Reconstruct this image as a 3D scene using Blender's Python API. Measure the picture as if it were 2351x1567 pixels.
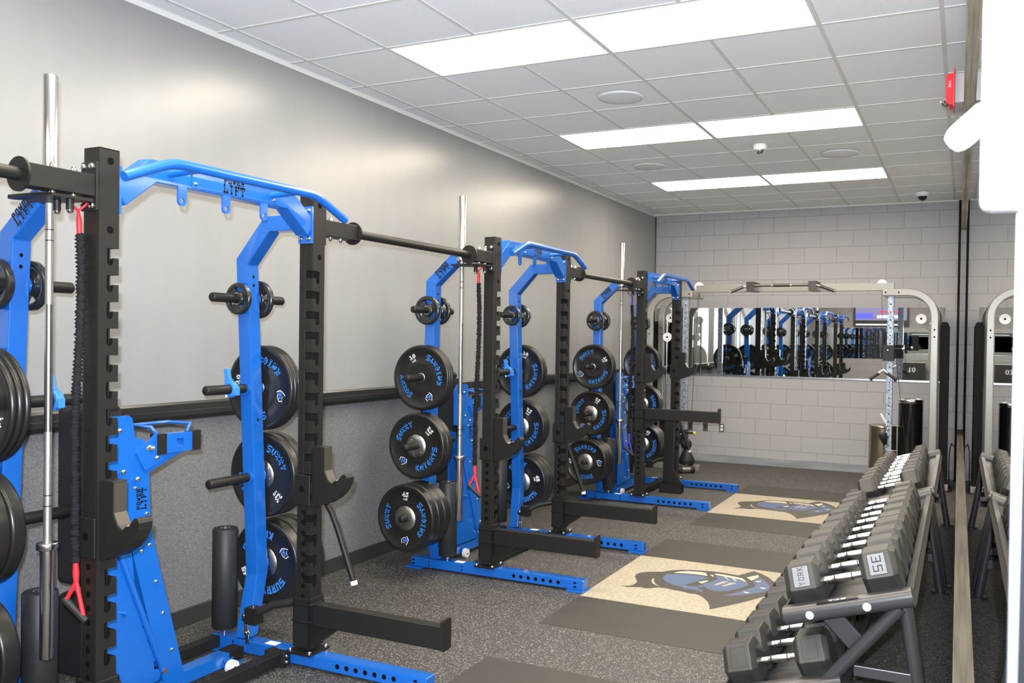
import bpy, math, random
from mathutils import Vector, Matrix
random.seed(7)
for o in list(bpy.data.objects): bpy.data.objects.remove(o)
S = bpy.context.scene
COL = S.collection
PI = math.pi

# ------------------------------------------------------------------ camera, world, lights
CAM = Vector((3.1846, -4.9630, 1.6525))
yaw, pitch, roll = 0.444239, -0.0126377, 0.0143321
fw = Vector((-math.sin(yaw)*math.cos(pitch), math.cos(yaw)*math.cos(pitch), math.sin(pitch)))
rt = Vector((math.cos(yaw), math.sin(yaw), 0)); up = rt.cross(fw)
r2 = rt*math.cos(roll)+up*math.sin(roll); u2 = -rt*math.sin(roll)+up*math.cos(roll)
cd = bpy.data.cameras.new('camera'); cam = bpy.data.objects.new('camera', cd); COL.objects.link(cam)
cam.matrix_world = Matrix(((r2.x,u2.x,-fw.x,CAM.x),(r2.y,u2.y,-fw.y,CAM.y),(r2.z,u2.z,-fw.z,CAM.z),(0,0,0,1)))
cd.sensor_width = 36; cd.lens = 2003.83/2351*36
cd.shift_x = -84.19/2351; cd.shift_y = 16.07/2351
cd.clip_start = 0.01; cd.clip_end = 60
cd.dof.use_dof = True; cd.dof.focus_distance = 4.6; cd.dof.aperture_fstop = 7.0
S.camera = cam
S.view_settings.view_transform = 'Standard'; S.view_settings.look = 'None'
S.view_settings.gamma = 1; S.view_settings.use_curve_mapping = False
S.view_settings.exposure = 0.0
w = bpy.data.worlds.new('world'); S.world = w; w.use_nodes = True
w.node_tree.nodes['Background'].inputs[0].default_value = (0.8,0.85,1,1)
w.node_tree.nodes['Background'].inputs[1].default_value = 0.15
TROFFER = 25.0          # emission of the ceiling panels
FLASH = 1420.0           # the camera's own flash, watts
fl = bpy.data.lights.new('camera_flash', 'SPOT'); fl.shadow_soft_size = 0.025; fl.spot_size = math.radians(116); fl.spot_blend = 1.0
fl.energy = FLASH; fl.color = (0.82,0.90,1.0)
flo = bpy.data.objects.new('camera_flash', fl); COL.objects.link(flo)
flo.matrix_world = Matrix(((r2.x,u2.x,-fw.x,CAM.x-0.05),(r2.y,u2.y,-fw.y,CAM.y-0.01),(r2.z,u2.z,-fw.z,CAM.z+0.11),(0,0,0,1)))

# ------------------------------------------------------------------ room numbers
ZC = 3.387; XL = -0.77; YE = 6.695; YB = -7.6; T = 0.6096
RWO = Vector((3.187, -4.963, 0)); RWA = 0.0052      # right wall: origin and turn
# racks: centre along the wall
RC = {'A': -2.145, 'B': 0.855, 'C': 3.93, 'Z': -5.145}
HW = 0.585; PX = 0.26; PW = 0.085

# ------------------------------------------------------------------ materials
def mat(name, col, rough=0.5, metal=0.0, spec=0.5, coat=0.0, build=None, emit=None, estr=0):
    m = bpy.data.materials.new(name); m.use_nodes = True
    nt = m.node_tree; b = nt.nodes['Principled BSDF']
    b.inputs['Base Color'].default_value = (*col,1); b.inputs['Roughness'].default_value = rough
    b.inputs['Metallic'].default_value = metal; b.inputs['Specular IOR Level'].default_value = spec
    b.inputs['Coat Weight'].default_value = coat; b.inputs['Coat Roughness'].default_value = 0.08
    if emit: b.inputs['Emission Color'].default_value = (*emit,1); b.inputs['Emission Strength'].default_value = estr
    if build: build(nt, b)
    return m
def N(nt, t, **k):
    n = nt.nodes.new(t)
    for a, v in k.items(): setattr(n, a, v)
    return n
def noise_col(scale, c1, c2, lo=0.4, hi=0.6, bump=0.0, detail=4, coord='Object', stretch=None, bdist=0.001):
    def f(nt, b):
        tc = N(nt,'ShaderNodeTexCoord'); n = N(nt,'ShaderNodeTexNoise'); n.inputs['Scale'].default_value = scale; n.inputs['Detail'].default_value = detail
        src = tc.outputs[coord]
        if stretch:
            mp = N(nt,'ShaderNodeMapping'); mp.inputs['Scale'].default_value = stretch
            nt.links.new(src, mp.inputs[0]); src = mp.outputs[0]
        nt.links.new(src, n.inputs['Vector'])
        r = N(nt,'ShaderNodeValToRGB'); r.color_ramp.elements[0].position = lo; r.color_ramp.elements[1].position = hi
        r.color_ramp.elements[0].color = (*c1,1); r.color_ramp.elements[1].color = (*c2,1)
        nt.links.new(n.outputs['Fac'], r.inputs[0]); nt.links.new(r.outputs[0], b.inputs['Base Color'])
        if bump:
            bp = N(nt,'ShaderNodeBump'); bp.inputs['Strength'].default_value = bump; bp.inputs['Distance'].default_value = bdist
            nt.links.new(n.outputs['Fac'], bp.inputs['Height']); nt.links.new(bp.outputs[0], b.inputs['Normal'])
    return f
def bump_only(scale, strength, dist=0.001, detail=3):
    def f(nt, b):
        tc = N(nt,'ShaderNodeTexCoord'); n = N(nt,'ShaderNodeTexNoise'); n.inputs['Scale'].default_value = scale; n.inputs['Detail'].default_value = detail
        nt.links.new(tc.outputs['Object'], n.inputs['Vector'])
        bp = N(nt,'ShaderNodeBump'); bp.inputs['Strength'].default_value = strength; bp.inputs['Distance'].default_value = dist
        nt.links.new(n.outputs['Fac'], bp.inputs['Height']); nt.links.new(bp.outputs[0], b.inputs['Normal'])
    return f
def block_wall(nt, b):
    tc = N(nt,'ShaderNodeTexCoord'); sx = N(nt,'ShaderNodeSeparateXYZ'); cx = N(nt,'ShaderNodeCombineXYZ')
    nt.links.new(tc.outputs['Object'], sx.inputs[0])
    ad = N(nt,'ShaderNodeMath', operation='ADD'); ad.inputs[1].default_value = 0.300
    nt.links.new(sx.outputs[0], ad.inputs[0]); nt.links.new(ad.outputs[0], cx.inputs[0]); nt.links.new(sx.outputs[2], cx.inputs[1])
    br = N(nt,'ShaderNodeTexBrick'); br.offset = 0.5; br.squash = 1
    for k, v in dict(Scale=1.0).items(): br.inputs[k].default_value = v
    br.inputs['Mortar Size'].default_value = 0.0035; br.inputs['Mortar Smooth'].default_value = 0.25
    br.inputs['Brick Width'].default_value = 0.398; br.inputs['Row Height'].default_value = 0.2045
    br.inputs['Color1'].default_value = (0.345,0.338,0.352,1); br.inputs['Color2'].default_value = (0.358,0.35,0.362,1)
    br.inputs['Mortar'].default_value = (0.25,0.24,0.245,1)
    nt.links.new(cx.outputs[0], br.inputs['Vector']); nt.links.new(br.outputs['Color'], b.inputs['Base Color'])
    n = N(nt,'ShaderNodeTexNoise'); n.inputs['Scale'].default_value = 120; nt.links.new(tc.outputs['Object'], n.inputs['Vector'])
    mx = N(nt,'ShaderNodeMath', operation='MULTIPLY_ADD'); mx.inputs[1].default_value = -1.0; mx.inputs[2].default_value = 1.0
    nt.links.new(br.outputs['Fac'], mx.inputs[0])
    m2 = N(nt,'ShaderNodeMath', operation='MULTIPLY_ADD'); m2.inputs[1].default_value = 0.12
    nt.links.new(n.outputs['Fac'], m2.inputs[0]); nt.links.new(mx.outputs[0], m2.inputs[2])
    bp = N(nt,'ShaderNodeBump'); bp.inputs['Strength'].default_value = 0.6; bp.inputs['Distance'].default_value = 0.006
    nt.links.new(m2.outputs[0], bp.inputs['Height']); nt.links.new(bp.outputs[0], b.inputs['Normal'])
def rubber_floor(nt, b):
    tc = N(nt,'ShaderNodeTexCoord')
    n1 = N(nt,'ShaderNodeTexNoise'); n1.inputs['Scale'].default_value = 130; n1.inputs['Detail'].default_value = 5; n1.inputs['Roughness'].default_value = 0.75
    v = N(nt,'ShaderNodeTexVoronoi'); v.inputs['Scale'].default_value = 170
    n0 = N(nt,'ShaderNodeTexNoise'); n0.inputs['Scale'].default_value = 1.2
    for n in (n1, v, n0): nt.links.new(tc.outputs['Object'], n.inputs['Vector'])
    r = N(nt,'ShaderNodeValToRGB'); e = r.color_ramp.elements
    e[0].position = 0.42; e[0].color = (0.019,0.019,0.020,1); e[1].position = 0.66; e[1].color = (0.165,0.156,0.143,1)
    x = e.new(0.53); x.color = (0.048,0.047,0.047,1)
    nt.links.new(n1.outputs['Fac'], r.inputs[0])
    mix = N(nt,'ShaderNodeMix', data_type='RGBA'); mix.inputs[7].default_value = (0.20,0.186,0.165,1)
    lt = N(nt,'ShaderNodeSeparateColor'); nt.links.new(v.outputs['Color'], lt.inputs[0])
    gt = N(nt,'ShaderNodeMath', operation='GREATER_THAN'); gt.inputs[1].default_value = 0.86
    nt.links.new(lt.outputs[0], gt.inputs[0]); nt.links.new(gt.outputs[0], mix.inputs[0]); nt.links.new(r.outputs[0], mix.inputs[6])
    nt.links.new(mix.outputs[2], b.inputs['Base Color'])
    bp = N(nt,'ShaderNodeBump'); bp.inputs['Strength'].default_value = 0.25; bp.inputs['Distance'].default_value = 0.001
    nt.links.new(n1.outputs['Fac'], bp.inputs['Height']); nt.links.new(bp.outputs[0], b.inputs['Normal'])

M = {}
M['wallpaint'] = mat('grey_wall_paint', (0.38,0.37,0.37), 0.7, build=bump_only(60,0.1))
M['block'] = mat('painted_block', (0.42,0.4,0.4), 0.55, build=block_wall)
M['ceil'] = mat('ceiling_tile', (0.87,0.88,0.89), 0.85, build=noise_col(260,(0.84,0.85,0.87),(0.90,0.91,0.92),0.35,0.65,0.15))
M['grid'] = mat('ceiling_grid_metal', (0.70,0.68,0.65), 0.5)
M['floor'] = mat('speckled_rubber', (0.1,0.1,0.1), 0.62, spec=0.4, build=rubber_floor)
M['board'] = mat('whiteboard_enamel', (0.25,0.253,0.257), 0.30, spec=0.55, build=noise_col(3,(0.248,0.251,0.256),(0.26,0.263,0.267),0.3,0.7,0.10,stretch=(1,2.2,0.5),bdist=0.004,detail=2))
M['carpet'] = mat('carpet_panel', (0.2,0.2,0.2), 0.95, spec=0.1, build=noise_col(220,(0.10,0.10,0.107),(0.20,0.198,0.20),0.35,0.68,0.4))
M['vinyl'] = mat('black_vinyl_base', (0.03,0.028,0.027), 0.45)
M['greyvinyl'] = mat('grey_vinyl_base', (0.26,0.27,0.30), 0.16, spec=0.8, build=noise_col(1.5,(0.2,0.21,0.235),(0.32,0.33,0.36),0.3,0.7,0.3,stretch=(1,1,6),bdist=0.01,detail=1))
M['blacktrim'] = mat('black_aluminium', (0.02,0.02,0.02), 0.3, spec=0.6)
M['blue'] = mat('blue_powder_coat', (0.005,0.100,0.42), 0.28, coat=0.5, build=bump_only(400,0.03))
M['black'] = mat('black_textured_coat', (0.011,0.0105,0.010), 0.45, spec=0.32, build=bump_only(700,0.35,0.0008))
M['hole'] = mat('dark_hole', (0.004,0.004,0.005), 0.9, spec=0.05)
M['shroud'] = mat('matte_black_cover', (0.012,0.012,0.013), 0.85, spec=0.08)
M['dimtrim'] = mat('flash_dimmed_trim', (0.004,0.004,0.0045), 0.95, spec=0.02)  # near-black colour holds down the flash on the trim at the wall end
M['rubber'] = mat('bumper_rubber', (0.012,0.0115,0.011), 0.33, spec=0.45)
M['iron'] = mat('black_rubber_grip_plate', (0.014,0.014,0.015), 0.25, spec=0.6)
M['letter'] = mat('blue_paint_letters', (0.03,0.19,0.60), 0.45)
M['logoblue'] = mat('emblem_blue', (0.03,0.14,0.55), 0.45)
M['white'] = mat('white_paint', (0.80,0.80,0.82), 0.45)
M['blackprint'] = mat('black_print', (0.006,0.006,0.008), 0.5)
M['handle'] = mat('chrome_handle', (0.42,0.41,0.42), 0.24, metal=1, build=bump_only(900,0.5,0.0006))
M['chrome'] = mat('chrome', (0.70,0.70,0.71), 0.14, metal=1)
M['steel'] = mat('brushed_steel', (0.52,0.51,0.49), 0.30, metal=1, build=None)
M['satin'] = mat('satin_bar_steel', (0.62,0.61,0.60), 0.25, metal=1)
M['knurl'] = mat('knurled_steel', (0.36,0.355,0.335), 0.42, metal=0.85, build=bump_only(1500,0.6,0.0006))
M['bronze'] = mat('worn_steel_liner', (0.11,0.095,0.08), 0.3, metal=0.6)
M['galv'] = mat('galvanised_steel', (0.3,0.34,0.4), 0.42, metal=0.4, build=noise_col(35,(0.17,0.21,0.27),(0.36,0.41,0.48),0.4,0.6,0.05))
M['silver'] = mat('silver_powder_coat', (0.25,0.243,0.225), 0.32, metal=0.2, coat=0.4)
M['red'] = mat('red_webbing', (0.72,0.02,0.03), 0.5)
M['bluestrap'] = mat('blue_webbing', (0.03,0.04,0.45), 0.5)
M['fabric'] = mat('black_shirred_sleeve', (0.012,0.012,0.014), 0.85, spec=0.15, build=bump_only(250,0.4))
M['foam'] = mat('black_foam', (0.018,0.018,0.019), 0.50, spec=0.35, build=bump_only(300,0.2))
M['vinylpad'] = mat('black_upholstery', (0.016,0.016,0.018), 0.4)
M['whiteplastic'] = mat('white_plastic', (0.82,0.82,0.82), 0.4)
M['nylon'] = mat('grey_nylon_wheel', (0.62,0.62,0.64), 0.3)
M['mirror'] = mat('mirror_glass', (0.86,0.89,0.88), 0.0, metal=1)
M['tan'] = mat('tan_speckled_mat', (0.5,0.42,0.32), 0.6, build=noise_col(45,(0.285,0.25,0.19),(0.40,0.345,0.27),0.35,0.65,0.05,detail=8))
M['darkmat'] = mat('dark_rubber_mat', (0.085,0.075,0.062), 0.6, spec=0.35, build=noise_col(500,(0.037,0.034,0.030),(0.047,0.043,0.038),0.4,0.6,0.05))
M['matblue'] = mat('mat_emblem_blue', (0.066,0.10,0.20), 0.6)
M['matdark'] = mat('mat_emblem_dark', (0.040,0.036,0.031), 0.6)
M['matcream'] = mat('mat_emblem_cream', (0.60,0.50,0.36), 0.6)
M['matslot'] = mat('mat_emblem_grey_tan', (0.36,0.31,0.28), 0.6)
M['dbrubber'] = mat('dumbbell_rubber', (0.045,0.044,0.043), 0.42, spec=0.5, build=noise_col(14,(0.026,0.025,0.024),(0.040,0.038,0.036),0.35,0.7,0.0))
M['dblabel'] = mat('dumbbell_label', (0.17,0.18,0.21), 0.35, metal=0.3)
M['rackpaint'] = mat('charcoal_rack_paint', (0.030,0.030,0.033), 0.33, spec=0.6, build=bump_only(600,0.2,0.0006))
M['alarmred'] = mat('alarm_red', (0.65,0.015,0.03), 0.35)
M['lens'] = mat('troffer_diffuser', (0.9,0.9,0.88), 0.5, emit=(1.0,0.885,0.70), estr=TROFFER)
M['wood'] = mat('raw_board_edge', (0.42,0.36,0.27), 0.6, build=noise_col(60,(0.032,0.026,0.020),(0.085,0.072,0.055),0.35,0.65,0.3,stretch=(1,0.03,1)))
M['litwood'] = mat('lit_board_edge', (0.4,0.34,0.26), 0.6, build=noise_col(60,(0.24,0.205,0.155),(0.46,0.41,0.32),0.35,0.65,0.3,stretch=(1,0.03,1)))  # same wood as the sill trim, with light on the soffit painted in
M['rail'] = mat('dull_steel_rail', (0.16,0.18,0.21), 0.4, metal=0.6)
M['goldcan'] = mat('bronze_can_steel', (0.34,0.29,0.21), 0.22, metal=0.9)
M['blackcan'] = mat('black_gloss_can', (0.006,0.006,0.008), 0.12, spec=0.7)
M['yellow'] = mat('yellow_pin', (0.75,0.6,0.03), 0.4)
M['domeglass'] = mat('dark_dome', (0.01,0.01,0.012), 0.05, spec=0.8)
M['screen'] = mat('tv_screen', (0.02,0.02,0.03), 0.1, emit=(0.30,0.28,0.45), estr=1.2)
M['screenred'] = mat('tv_red', (0.3,0.02,0.03), 0.2, emit=(0.8,0.08,0.1), estr=1.0)
M['screenwhite'] = mat('tv_white', (0.6,0.6,0.6), 0.2, emit=(0.9,0.9,1.0), estr=1.0)
M['screenblue'] = mat('tv_blue', (0.05,0.05,0.5), 0.2, emit=(0.15,0.15,0.8), estr=1.0)

# ------------------------------------------------------------------ mesh builder
def frame(d):
    d = Vector(d).normalized()
    a = Vector((0,0,1)) if abs(d.z) < 0.9 else Vector((1,0,0))
    u = a.cross(d).normalized(); v = d.cross(u).normalized()
    return u, v, d
class MB:
    def __init__(s): s.v=[]; s.f=[]; s.m=[]; s.mats=[]; s.sm=[]; s.X=Matrix.Identity(4)
    def mi(s, m):
        if m not in s.mats: s.mats.append(m)
        return s.mats.index(m)
    def add(s, vs, fs, m, smooth=False):
        b = len(s.v); k = s.mi(m)
        s.v += [tuple(s.X @ Vector(p)) for p in vs]
        for f in fs: s.f.append([b+i for i in f]); s.m.append(k); s.sm.append(smooth)
        return s
    def box(s, x0,x1,y0,y1,z0,z1, m, R=None):
        vs = [(x,y,z) for z in (z0,z1) for y in (y0,y1) for x in (x0,x1)]
        if R is not None: vs = [tuple(R @ Vector(p)) for p in vs]
        return s.add(vs, [(0,2,3,1),(4,5,7,6),(0,1,5,4),(2,6,7,3),(0,4,6,2),(1,3,7,5)], m)
    def prism(s, poly, ax, a, b, m, capm=None):
        # poly: list of 2D points in the two other axes (in x,y,z order)
        n = len(poly); o = [i for i in range(3) if i != ax]; vs = []
        for t in (a,b):
            for p in poly:
                q = [0,0,0]; q[o[0]] = p[0]; q[o[1]] = p[1]; q[ax] = t; vs.append(tuple(q))
        s.add(vs, [[i,(i+1)%n,n+(i+1)%n,n+i] for i in range(n)], m)
        s.add(vs, [list(range(n))[::-1], list(range(n,2*n))], capm or m)
        return s
    def lathe(s, prof, o, axis, m, n=32, smooth=True):
        u,v,d = frame(axis); o = Vector(o); vs=[]; fs=[]
        for (r,h) in prof:
            for i in range(n):
                a = 2*PI*i/n; vs.append(tuple(o + d*h + (u*math.cos(a)+v*math.sin(a))*r))
        for j in range(len(prof)-1):
            for i in range(n):
                k=(i+1)%n; fs.append((j*n+i,j*n+k,(j+1)*n+k,(j+1)*n+i))
        return s.add(vs, fs, m, smooth)
    def cyl(s, p0, p1, r, m, n=20, r1=None, cap=True, smooth=True):
        p0=Vector(p0); p1=Vector(p1); L=(p1-p0).length; r1 = r if r1 is None else r1
        s.lathe([(r,0),(r1,L)], p0, p1-p0, m, n, smooth)
        if cap:
            s.lathe([(0.00001,0),(r,0)], p0, p1-p0, m, n, False); s.lathe([(r1,L),(0.00001,L)], p0, p1-p0, m, n, False)
        return s
    def disc(s, c, nrm, r, m, n=16):
        u,v,d = frame(nrm); c=Vector(c)
        return s.add([tuple(c+(u*math.cos(2*PI*i/n)+v*math.sin(2*PI*i/n))*r) for i in range(n)], [list(range(n))], m)
    def tube(s, pts, r, m, n=12, cap=True, smooth=True):
        pts=[Vector(p) for p in pts]; vs=[]; fs=[]; u=None
        for i,p in enumerate(pts):
            d0 = (pts[i]-pts[i-1]).normalized() if i>0 else None
            d1 = (pts[i+1]-pts[i]).normalized() if i<len(pts)-1 else None
            d = (d0+d1).normalized() if d0 and d1 else (d0 or d1)
            if u is None: u,_,_ = frame(d)
            u = (u - d*u.dot(d)).normalized(); v = d.cross(u)
            c = 1.0
            if d0 and d1: c = 1/max(0.3, d.dot(d1))
            rr = r[i] if isinstance(r,(list,tuple)) else r
            bend = (d1-d0) if (d0 and d1) else None
            for k in range(n):
                a=2*PI*k/n; q = u*math.cos(a)*rr+v*math.sin(a)*rr
                if bend and bend.length>1e-4:
                    bn = bend.normalized(); q = q + bn*q.dot(bn)*(c-1)
                vs.append(tuple(p+q))
        for j in range(len(pts)-1):
            for k in range(n):
                l=(k+1)%n; fs.append((j*n+k,j*n+l,(j+1)*n+l,(j+1)*n+k))
        s.add(vs, fs, m, smooth)
        if cap: 
            b = len(pts)-1
            s.add(vs, [list(range(n))[::-1], [b*n+k for k in range(n)]], m)
        return s
    def sqtube(s, pts, side, a, b, m):
        # rectangular section swept through pts lying in a plane; side = normal of that plane; a = width along side, b = height in plane
        side=Vector(side).normalized(); pts=[Vector(p) for p in pts]; vs=[]; fs=[]
        for i,p in enumerate(pts):
            d0 = (pts[i]-pts[i-1]).normalized() if i>0 else None
            d1 = (pts[i+1]-pts[i]).normalized() if i<len(pts)-1 else None
            d = (d0+d1).normalized() if d0 and d1 else (d0 or d1)
            h = side.cross(d).normalized(); c = 1/max(0.3,d.dot(d1)) if (d0 and d1) else 1
            for sa,sb in ((-1,-1),(1,-1),(1,1),(-1,1)): vs.append(tuple(p+side*sa*a/2+h*sb*b/2*c))
        for j in range(len(pts)-1):
            for k in range(4):
                l=(k+1)%4; fs.append((j*4+k,j*4+l,(j+1)*4+l,(j+1)*4+k))
        e=(len(pts)-1)*4
        fs += [(3,2,1,0),(e,e+1,e+2,e+3)]
        return s.add(vs, fs, m)
    def bolt(s, p, nrm, r=0.011, h=0.008, m=None):
        m = m or M['chrome']; d=Vector(nrm).normalized(); p=Vector(p)
        s.lathe([(r,0),(r,h*0.5),(r*0.7,h*0.9),(0.00001,h)], p, d, m, 10); return s
    def poly(s, pts, m): return s.add(pts, [list(range(len(pts)))], m)
    def build(s, name, parent=None, bevel=0, seg=2, loc=None):
        me = bpy.data.meshes.new(name); me.from_pydata(s.v, [], s.f)
        for m in s.mats: me.materials.append(m)
        me.polygons.foreach_set('material_index', s.m); me.polygons.foreach_set('use_smooth', s.sm)
        me.update(); o = bpy.data.objects.new(name, me); COL.objects.link(o)
        if parent: o.parent = parent
        if loc: o.location = loc
        if bevel:
            b = o.modifiers.new('bevel','BEVEL'); b.width = bevel; b.segments = seg; b.limit_method='ANGLE'; b.angle_limit = math.radians(40)
        return o
def tag(o, label, cat, group=None):
    o['label'] = label; o['category'] = cat
    if group: o['group'] = group
    return o
def thing(name, label, cat, loc=(0,0,0), group=None, rz=0):
    o = bpy.data.objects.new(name, None); COL.objects.link(o); o.location = loc; o.rotation_euler.z = rz; o.empty_display_size = 0.1
    return tag(o, label, cat, group)
def struct(o): o['kind'] = 'structure'; return o
def copy_tree(o, parent=None, loc=None):
    c = o.copy(); COL.objects.link(c); c.parent = parent
    for ch in list(o.children): copy_tree(ch, c)
    if loc is not None: c.location = loc
    return c

# ------------------------------------------------------------------ lettering (strokes on a 5 x 7 grid)
G = {
'S':[(.5,.6,4.2,.6),(4.3,.9,4.3,3.2),(4.1,3.5,.9,3.5),(.7,3.8,.7,6.1),(.8,6.4,4.5,6.4)],
'U':[(.9,6.5,.9,.7),(.9,.7,4.1,.7),(4.1,.7,4.1,6.5),(.1,6.6,1.8,6.6),(3.2,6.6,4.9,6.6)],
'R':[(1,.5,1,6.3),(1,6.3,4.2,6.3),(4.2,6.3,4.2,3.5),(4.2,3.5,1,3.5),(2.6,3.4,4.1,.7),(.2,.45,1.9,.45),(3.4,.45,5,.45),(.2,6.5,2,6.5)],
'Y':[(.9,6.5,2.5,3.6),(4.1,6.5,2.5,3.6),(2.5,3.7,2.5,.6),(.1,6.6,1.8,6.6),(3.2,6.6,4.9,6.6),(1.5,.45,3.5,.45)],
'K':[(1,.5,1,6.5),(1.2,3.2,4,6.2),(2,3.8,4.1,.7),(.2,6.6,1.9,6.6),(.2,.45,1.9,.45),(3.2,6.6,4.9,6.6),(3.3,.45,5,.45)],
'N':[(.9,.5,.9,6.5),(4.2,.5,4.2,6.5),(.9,6.3,4.2,.8),(.1,.45,1.8,.45),(.1,6.6,1.5,6.6),(3.4,6.6,5,6.6)],
'I':[(2.5,.5,2.5,6.5),(1.2,6.5,3.8,6.5),(1.2,.5,3.8,.5)],
'G':[(4.2,5.2,4.2,6.3),(4.2,6.3,.8,6.3),(.8,6.3,.8,.7),(.8,.7,4.2,.7),(4.2,.7,4.2,3.2),(4.6,3.2,2.8,3.2)],
'H':[(.9,.5,.9,6.5),(4.1,.5,4.1,6.5),(.9,3.5,4.1,3.5),(.1,.45,1.8,.45),(3.2,.45,4.9,.45),(.1,6.6,1.8,6.6),(3.2,6.6,4.9,6.6)],
'T':[(2.5,.5,2.5,6.3),(.3,6.3,4.7,6.3),(.3,6.3,.3,4.9),(4.7,6.3,4.7,4.9),(1.5,.45,3.5,.45)],
'P':[(1,.5,1,6.3),(1,6.3,4.2,6.3),(4.2,6.3,4.2,3.2),(4.2,3.2,1,3.2),(.2,.45,2,.45)],
'O':[(.8,.7,4.2,.7),(4.2,.7,4.2,6.3),(4.2,6.3,.8,6.3),(.8,6.3,.8,.7)],
'W':[(.5,6.5,1.4,.7),(1.4,.7,2.5,4.6),(2.5,4.6,3.6,.7),(3.6,.7,4.5,6.5),(0,6.6,1.3,6.6),(3.7,6.6,5,6.6)],
'E':[(1,.6,1,6.4),(.3,6.3,4.5,6.3),(.3,.7,4.5,.7),(1,3.5,3.4,3.5),(4.4,6.3,4.4,5.1),(4.4,.7,4.4,1.9)],
'L':[(1.1,.7,1.1,6.5),(.2,6.6,2.1,6.6),(.2,.7,4.5,.7),(4.4,.7,4.4,2.2)],
'F':[(1,.5,1,6.3),(.2,6.3,4.5,6.3),(1,3.6,3.4,3.6),(4.4,6.3,4.4,5.4),(.2,.45,2,.45)],
'B':[(.9,.7,.9,6.3),(.9,6.3,3.8,6.3),(3.9,6.3,3.9,3.6),(.9,3.5,4.2,3.5),(4.2,3.5,4.2,.7),(4.2,.7,.9,.7)],
'A':[(.7,.5,2.5,6.5),(2.5,6.5,4.3,.5),(1.4,2.5,3.6,2.5)],
'C':[(4.3,.7,.8,.7),(.8,.7,.8,6.3),(.8,6.3,4.3,6.3),(4.3,6.3,4.3,5),(4.3,.7,4.3,2)],
'0':[(.8,.7,4.2,.7),(4.2,.7,4.2,6.3),(4.2,6.3,.8,6.3),(.8,6.3,.8,.7)],
'1':[(2.6,.6,2.6,6.4),(1.3,6.3,2.6,6.3),(1.2,.6,4.0,.6)],
'2':[(.8,6.3,4.2,6.3),(4.2,6.3,4.2,3.5),(4.2,3.5,.8,3.5),(.8,3.5,.8,.7),(.8,.7,4.4,.7)],
'3':[(.7,6.3,4.2,6.3),(4.2,6.3,4.2,.7),(4.2,.7,.7,.7),(1.7,3.5,4.2,3.5)],
'4':[(3.5,.5,3.5,6.5),(3.5,6.3,.8,2.5),(.7,2.4,4.7,2.4)],
'5':[(4.3,6.3,.8,6.3),(.8,6.3,.8,3.7),(.8,3.7,4.2,3.7),(4.2,3.7,4.2,.7),(4.2,.7,.7,.7)],
' ':[]}
def glyph_quads(ch, t=1.35):
    out=[]
    for (x0,y0,x1,y1) in G[ch]:
        d = Vector((x1-x0,y1-y0)); L=d.length
        if L<1e-6: continue
        d/=L; n=Vector((-d.y,d.x))*t/2; horiz = abs(d.y)<0.01; vert = abs(d.x)<0.01
        e = t/2*0.95 if (horiz or vert) else 0.1
        if (horiz and (abs(y0-6.6)<.05 or abs(y0-.45)<.05)): n*=0.72; e=0.0
        a=Vector((x0,y0))-d*e; b=Vector((x1,y1))+d*e
        out.append([a-n,b-n,b+n,a+n])
    return out
def text_quads(s, h, t=1.35, adv=5.9, wx=1.0):
    k=h/7; W=len(s)*adv-0.9; out=[]
    for i,ch in enumerate(s):
        for q in glyph_quads(ch,t): out.append([Vector((((p.x+i*adv)-W/2)*k*wx,(p.y-3.5)*k)) for p in q])
    return out
def flat_text(mb, s, o, u, v, h, m, t=1.35, adv=5.9, wx=1.0):
    o=Vector(o); u=Vector(u).normalized(); v=Vector(v).normalized()
    for q in text_quads(s,h,t,adv,wx): mb.poly([tuple(o+u*p.x+v*p.y) for p in q], m)
def arc_text(mb, s, cdeg, R, h, face, y, m, inward=False, t=1.35, adv=6.1):
    c=math.radians(cdeg)
    for q in text_quads(s,h,t,adv):
        # split long edges for the curve
        pts=[]
        for p in q:
            if inward: a=c+p.x/R; r=R-p.y
            else: a=c-p.x/R; r=R+p.y
            pts.append((r*math.cos(a)*face, y, r*math.sin(a)))
        mb.poly(pts if face>0 else pts[::-1], m)

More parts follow.
